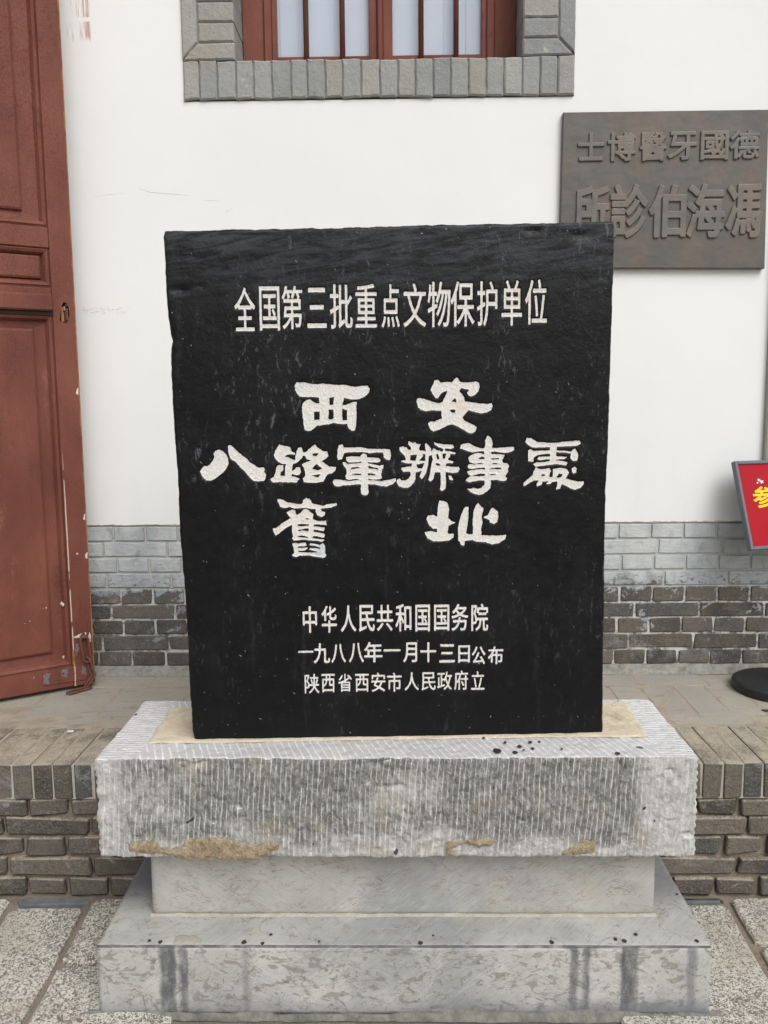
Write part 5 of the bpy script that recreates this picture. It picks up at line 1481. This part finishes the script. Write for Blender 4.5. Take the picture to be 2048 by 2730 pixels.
# cement joint under the neck block
xs = np.arange(-0.585, 0.598, 0.006)
prof = [(-1.088, 0.1690), (-1.0912, 0.1685), (-1.0940, 0.1665), (-1.0965, 0.1640)]
P = []
for i, (py, pz) in enumerate(prof):
    nn = fbm(xs * 30, i * 0.9, 0, 25, 5)
    P.append(np.stack([xs, py + nn * 0.004 * (i > 0), pz + np.clip(nn, 0, 1) * 0.008 * (i < 2)], 1))
P = np.concatenate(P); nX = len(xs)
ii, jj = np.meshgrid(np.arange(nX - 1), np.arange(len(prof) - 1)); k = (jj * nX + ii).ravel()
o = link('cement_joint', np_mesh('cement_joint', P, np.stack([k, k + nX, k + nX + 1, k + 1], 1)), ped, 'joint'); o.location = pe
o = patch('cement_lump', ped, 'pale_mortar', [(-0.507, -1.198), (-0.443, -1.200), (-0.448, -1.165), (-0.505, -1.168)], 0.002, 0.005, 120, 0.003, 'xy', 0.165, 8, 0.004); o.location = pe
# black fossil spots
def spot(x, y, z, a, b):
    n = 9
    pts = [(x + a * math.cos(2 * math.pi * k / n) * (0.8 + .4 * rng.random()), y + b * math.sin(2 * math.pi * k / n) * (0.8 + .4 * rng.random())) for k in range(n)]
    V = [(px, py, z + 0.0006) for px, py in pts]
    o = link('dark_spot', mesh('dark_spot', V, [tuple(range(n))]), ped, 'black_spot'); o.location = pe
for x, y, s_ in ((-0.56, -1.188, .004), (-0.534, -1.192, .005), (-0.347, -1.193, .006), (-0.305, -1.197, .0045), (-0.291, -1.165, .004), (0.046, -1.195, .005), (0.336, -1.192, .0055), (0.480, -1.181, .0045), (0.498, -1.187, .005), (0.658, -1.186, .0045), (0.530, -1.163, .004), (0.673, -1.004, .003), (0.075, -1.168, .003), (-0.18, -1.190, .003)):
    spot(x, y, 0.1658, s_, s_ * 1.3)
for x, y, s_ in ((0.219, -1.13, .009), (0.197, -1.055, .0035), (0.243, -1.082, .004), (0.273, -1.105, .005), (0.258, -1.138, .006), (0.300, -1.082, .005), (0.322, -1.078, .0035), (0.279, -1.126, .003), (0.300, -1.118, .004), (0.483, -1.145, .006), (0.365, -1.12, .003)):
    spot(x, y, 0.5835, s_, s_ * 1.5)

# ================================================================== STELE
STH = math.atan(0.036)
stele = thing('stone_stele', 'upright black-painted stone slab carved with rows of white Chinese characters, on the stone pedestal', 'stele', (0, -1.047, 0), STH)
ST = 0.00125
gx = np.arange(-0.515, 0.495, ST)
gz = np.arange(0.56, 1.76, ST)
GX, GY = np.meshgrid(gx, gz)
DEP = np.full(GX.shape, -1.0)              # largest signed distance seen at each node
chars = []
def add_char(sfun, x0, x1, z0, z1, off, nz, fqz, seed):
    i0, i1 = np.searchsorted(gx, [x0 - .008, x1 + .008])
    j0, j1 = np.searchsorted(gz, [z0 - .008, z1 + .008])
    X, Y = GX[j0:j1, i0:i1], GY[j0:j1, i0:i1]
    S = sfun(X, Y) + off + fbm(X * fqz, Y * fqz, 0, seed, 3) * nz * 2
    DEP[j0:j1, i0:i1] = np.maximum(DEP[j0:j1, i0:i1], S)
    chars.append((X, Y, S))
for n_, polys in enumerate(BRUSHED):
    polys = [[(a / 1e4, b / 1e4) for a, b in pl_] for pl_ in polys]
    A = np.array([p for pl_ in polys for p in pl_])
    add_char(lambda X, Y, q=polys: sdf(q, X, Y), *A[:, 0][[A[:, 0].argmin(), A[:, 0].argmax()]], *A[:, 1][[A[:, 1].argmin(), A[:, 1].argmax()]], 0.0002, 0.0010, 260, 40 + n_)
for r_, row in enumerate(CUT):
    for ch, x0, x1, z0, z1 in row:
        sg = fit_glyph(ch, x0 + .001, x1 - .001, z0 + .001, z1 - .001)
        off = 0.0006 if r_ == 0 else (0.0007 if r_ in (1, 2) else 0.0004)
        add_char(lambda X, Y, q=sg: glyph_sdf(q, X, Y), x0, x1, z0, z1, off, 0.0006, 300, r_ * 20 + 70)
for X, Y, S in chars:
    xs, ys, ss, Q, T, rim = contour(X, Y, S, None)
    dep = 0.0010 + 0.0007 * np.clip(ss / 0.003, 0, 1) + 0.0008 * fbm(xs * 300, ys * 300, 0, 8, 2)
    link('carved_character', np_mesh('carved_character', np.stack([xs, dep, ys], 1), Q, T), stele, 'ink')
# body: front face as a fine relief between the traced edges
NS, NT = 440, 540
def interp(poly, t, ax):
    P = np.array(poly)
    L = P[:, 1 - ax] if False else P
    key_ = P[:, 1] if ax == 0 else P[:, 0]
    val = P[:, 0] if ax == 0 else P[:, 1]
    o_ = np.argsort(key_)
    return np.interp(t, key_[o_], val[o_])
s_ = np.linspace(0, 1, NS + 1)
t_ = np.linspace(0, 1, NT + 1)
S_, T_ = np.meshgrid(s_, t_)
bx = STELE_B[0][0] + s_ * (STELE_B[-1][0] - STELE_B[0][0])
bz = interp(STELE_B, bx, 1)
tx = STELE_T[0][0] + s_ * (STELE_T[-1][0] - STELE_T[0][0])
tz = interp(STELE_T, tx, 1)
Zg = bz[None, :] + T_ * (tz - bz)[None, :]
Lx = interp(STELE_L, Zg, 0)
Rx = interp(STELE_R, Zg, 0)
Lx = Lx + fbm(Zg * 55, 0, 0, 3, 4) * 0.0025
Rx = Rx + fbm(Zg * 45, 3, 0, 4, 4) * 0.0025
Xg = Lx + S_ * (Rx - Lx)
Zg = Zg + (T_ > 0.98) * (T_ - 0.98) / 0.02 * fbm(Xg * 50, 7, 0, 6, 4) * 0.005
fi = np.clip((Xg - gx[0]) / ST, 0, len(gx) - 1.001)
fj = np.clip((Zg - gz[0]) / ST, 0, len(gz) - 1.001)
i0, j0 = fi.astype(int), fj.astype(int)
a, b = fi - i0, fj - j0
dp = (DEP[j0, i0] * (1 - a) * (1 - b) + DEP[j0, i0 + 1] * a * (1 - b) + DEP[j0 + 1, i0] * (1 - a) * b + DEP[j0 + 1, i0 + 1] * a * b)
carve = 0.0035 * np.clip((dp + 0.0016) / 0.0022, 0, 1)
lvl = fbm(Xg * 4, Zg * 4, 0, 60, 3) * 0.003 + fbm(Xg * 45, Zg * 45, 0, 61, 3) * 0.0008
near = np.clip((dp + 0.02) / 0.018, 0, 1)
lvl = lvl * (1 - near)
edge = np.minimum(np.minimum(Xg - Lx, Rx - Xg), np.minimum(Zg - bz[None, :] + 0.02, tz[None, :] - Zg))
rnd = 0.005 * np.clip(1 - edge / (0.006 + 0.005 * fbm(Xg * 20, Zg * 20, 0, 63, 2)), 0, 1) ** 2
# knocked corners and a dent at the upper left, as in the photograph
def dent(cx, cz, rx, rz, d):
    q = ((Xg - cx) / rx) ** 2 + ((Zg - cz) / rz) ** 2
    return d * np.exp(-q) * (1 + 1.2 * fbm(Xg * 60, Zg * 60, 0, int(abs(cx) * 999), 3))
dn = dent(-0.462, 1.600, 0.022, 0.008, 0.007) + dent(-0.425, 1.607, 0.016, 0.005, 0.005) + dent(0.40, 1.712, 0.030, 0.010, 0.004) + dent(0.30, 1.722, 0.018, 0.006, 0.004) + dent(-0.495, 1.49, 0.010, 0.03, 0.006)
Yg = carve + lvl + rnd + dn
V = np.stack([Xg.ravel(), Yg.ravel(), Zg.ravel()], 1)
ii, jj = np.meshgrid(np.arange(NS), np.arange(NT))
k = (jj * (NS + 1) + ii).ravel()
Q = np.stack([k, k + 1, k + NS + 2, k + NS + 1], 1)
rimi = np.concatenate([np.arange(NS + 1), (np.arange(1, NT + 1)) * (NS + 1) + NS, NT * (NS + 1) + np.arange(NS - 1, -1, -1), np.arange(NT - 1, 0, -1) * (NS + 1)])
nr = len(rimi)
base = len(V)
mid = V[rimi].copy(); mid[:, 1] = 0.02; mid[:, 0] *= 1.002
back = V[rimi].copy(); back[:, 1] = 0.145
V = np.concatenate([V, mid, back, [[0, 0.145, 1.15]]])
kk = np.arange(nr); kn = (kk + 1) % nr
Q = np.concatenate([Q, np.stack([rimi[kk], base + kk, base + kn, rimi[kn]], 1), np.stack([base + kk, base + nr + kk, base + nr + kn, base + kn], 1)])
T = np.stack([base + nr + kk, np.full(nr, len(V) - 1), base + nr + kn], 1)
link('slab', np_mesh('slab', V, Q, T), stele, 'stele')

# ================================================================== SIGN STAND
psi, tl = rad(16), rad(20)
sign = thing('sign_stand', 'red poster with a yellow character in a blue-grey frame above a round black base', 'sign stand', (1.262, -0.196, 0.40))
v, f = lathe_vf([(0.144, 0.0), (0.149, 0.003), (0.150, 0.020), (0.148, 0.026), (0.141, 0.0305), (0.131, 0.0315), (0.128, 0.0300), (0.05, 0.0315), (0.012, 0.034)], 72)
link('base', mesh('base', v, f, False), sign, 'rubber')
for p in sign.children[0].data.polygons: p.use_smooth = len(p.vertices) == 4
sign.children[0].data.set_sharp_from_angle(angle=rad(25))
v, f = join_vf([tube_vf([(0, 0, 0.03), (0, 0, 0.50)], 0.016, 20), tube_vf([(0, 0, 0.49), (0.0, 0.035, 0.57)], 0.010, 14)])
link('pole', mesh('pole', v, f, True), sign, 'chrome')
u = Vector((math.cos(psi), math.sin(psi), 0))
nrm0 = Vector((math.sin(psi), -math.cos(psi), 0))
vv = Vector((-nrm0.x * math.sin(tl), -nrm0.y * math.sin(tl), math.cos(tl)))
nn_ = u.cross(vv)
TL = Vector((1.1176, -0.100, 1.1508))
W_, H_ = 0.302, 0.300
mtx = Matrix(((u.x, nn_.x * -1, vv.x, 0), (u.y, nn_.y * -1, vv.y, 0), (u.z, nn_.z * -1, vv.z, 0), (0, 0, 0, 1)))
mtx = Matrix.Translation(TL - sign.location) @ mtx
# frame local: x right 0..W, y backwards, z down from 0
fw = 0.0115
fr_v, fr_f = join_vf([box_vf(0, fw, -0.001, 0.020, -H_, 0, 0.002), box_vf(W_ - fw, W_, -0.001, 0.020, -H_, 0, 0.002), box_vf(fw, W_ - fw, -0.0006, 0.020, -fw, 0, 0.002), box_vf(fw, W_ - fw, -0.0006, 0.020, -H_, -H_ + fw, 0.002), box_vf(0.002, W_ - .002, 0.014, 0.0195, -H_ + .002, -0.002)])
fr = link('frame', mesh('frame', fr_v, fr_f), sign, 'frame')
fr.matrix_local = mtx
po_ = box('poster', fr, 'poster', fw - .001, W_ - fw + .001, 0.006, 0.013, -H_ + fw - .001, -fw + .001)
sg = fit_glyph('参', 0.051, 0.135, -0.160, -0.090)
X, Y = grid(0.051, 0.135, -0.160, -0.090, 0.0012)
S = glyph_sdf(sg, X, Y) + 0.0016
xs, ys, ss, Q, T, rim = contour(X, Y, S, None)
link('character', np_mesh('character', np.stack([xs, 0 * xs + 0.0056, ys], 1), Q, T), po_, 'yellow')
for cx_, cz_, s_ in ((0.085, -0.066, 0.008), (0.095, -0.073, 0.010), (0.078, -0.076, 0.005)):
    poly = [(cx_ + s_ * math.cos(a_) * (1 if k_ % 2 else .45), cz_ + s_ * math.sin(a_) * .8 * (1 if k_ % 2 else .45)) for k_, a_ in enumerate(np.linspace(0, 2 * math.pi, 11)[:-1])]
    link('printed_petal', mesh('printed_petal', [(a_, 0.0057, b_) for a_, b_ in poly], [tuple(range(10))]), po_, 'paper')

# scrap of paper on the nosing
scrap = link('paper_scrap', mesh('paper_scrap', *tube_vf([(-0.009, 0, 0.0035), (0.009, 0.002, 0.0035)], 0.0033, 8), True), None, 'paper', (-0.963, -0.554, 0.3995))
scrap['label'] = 'tiny white paper scrap lying on the terrace nosing left of the pedestal'
scrap['category'] = 'litter'
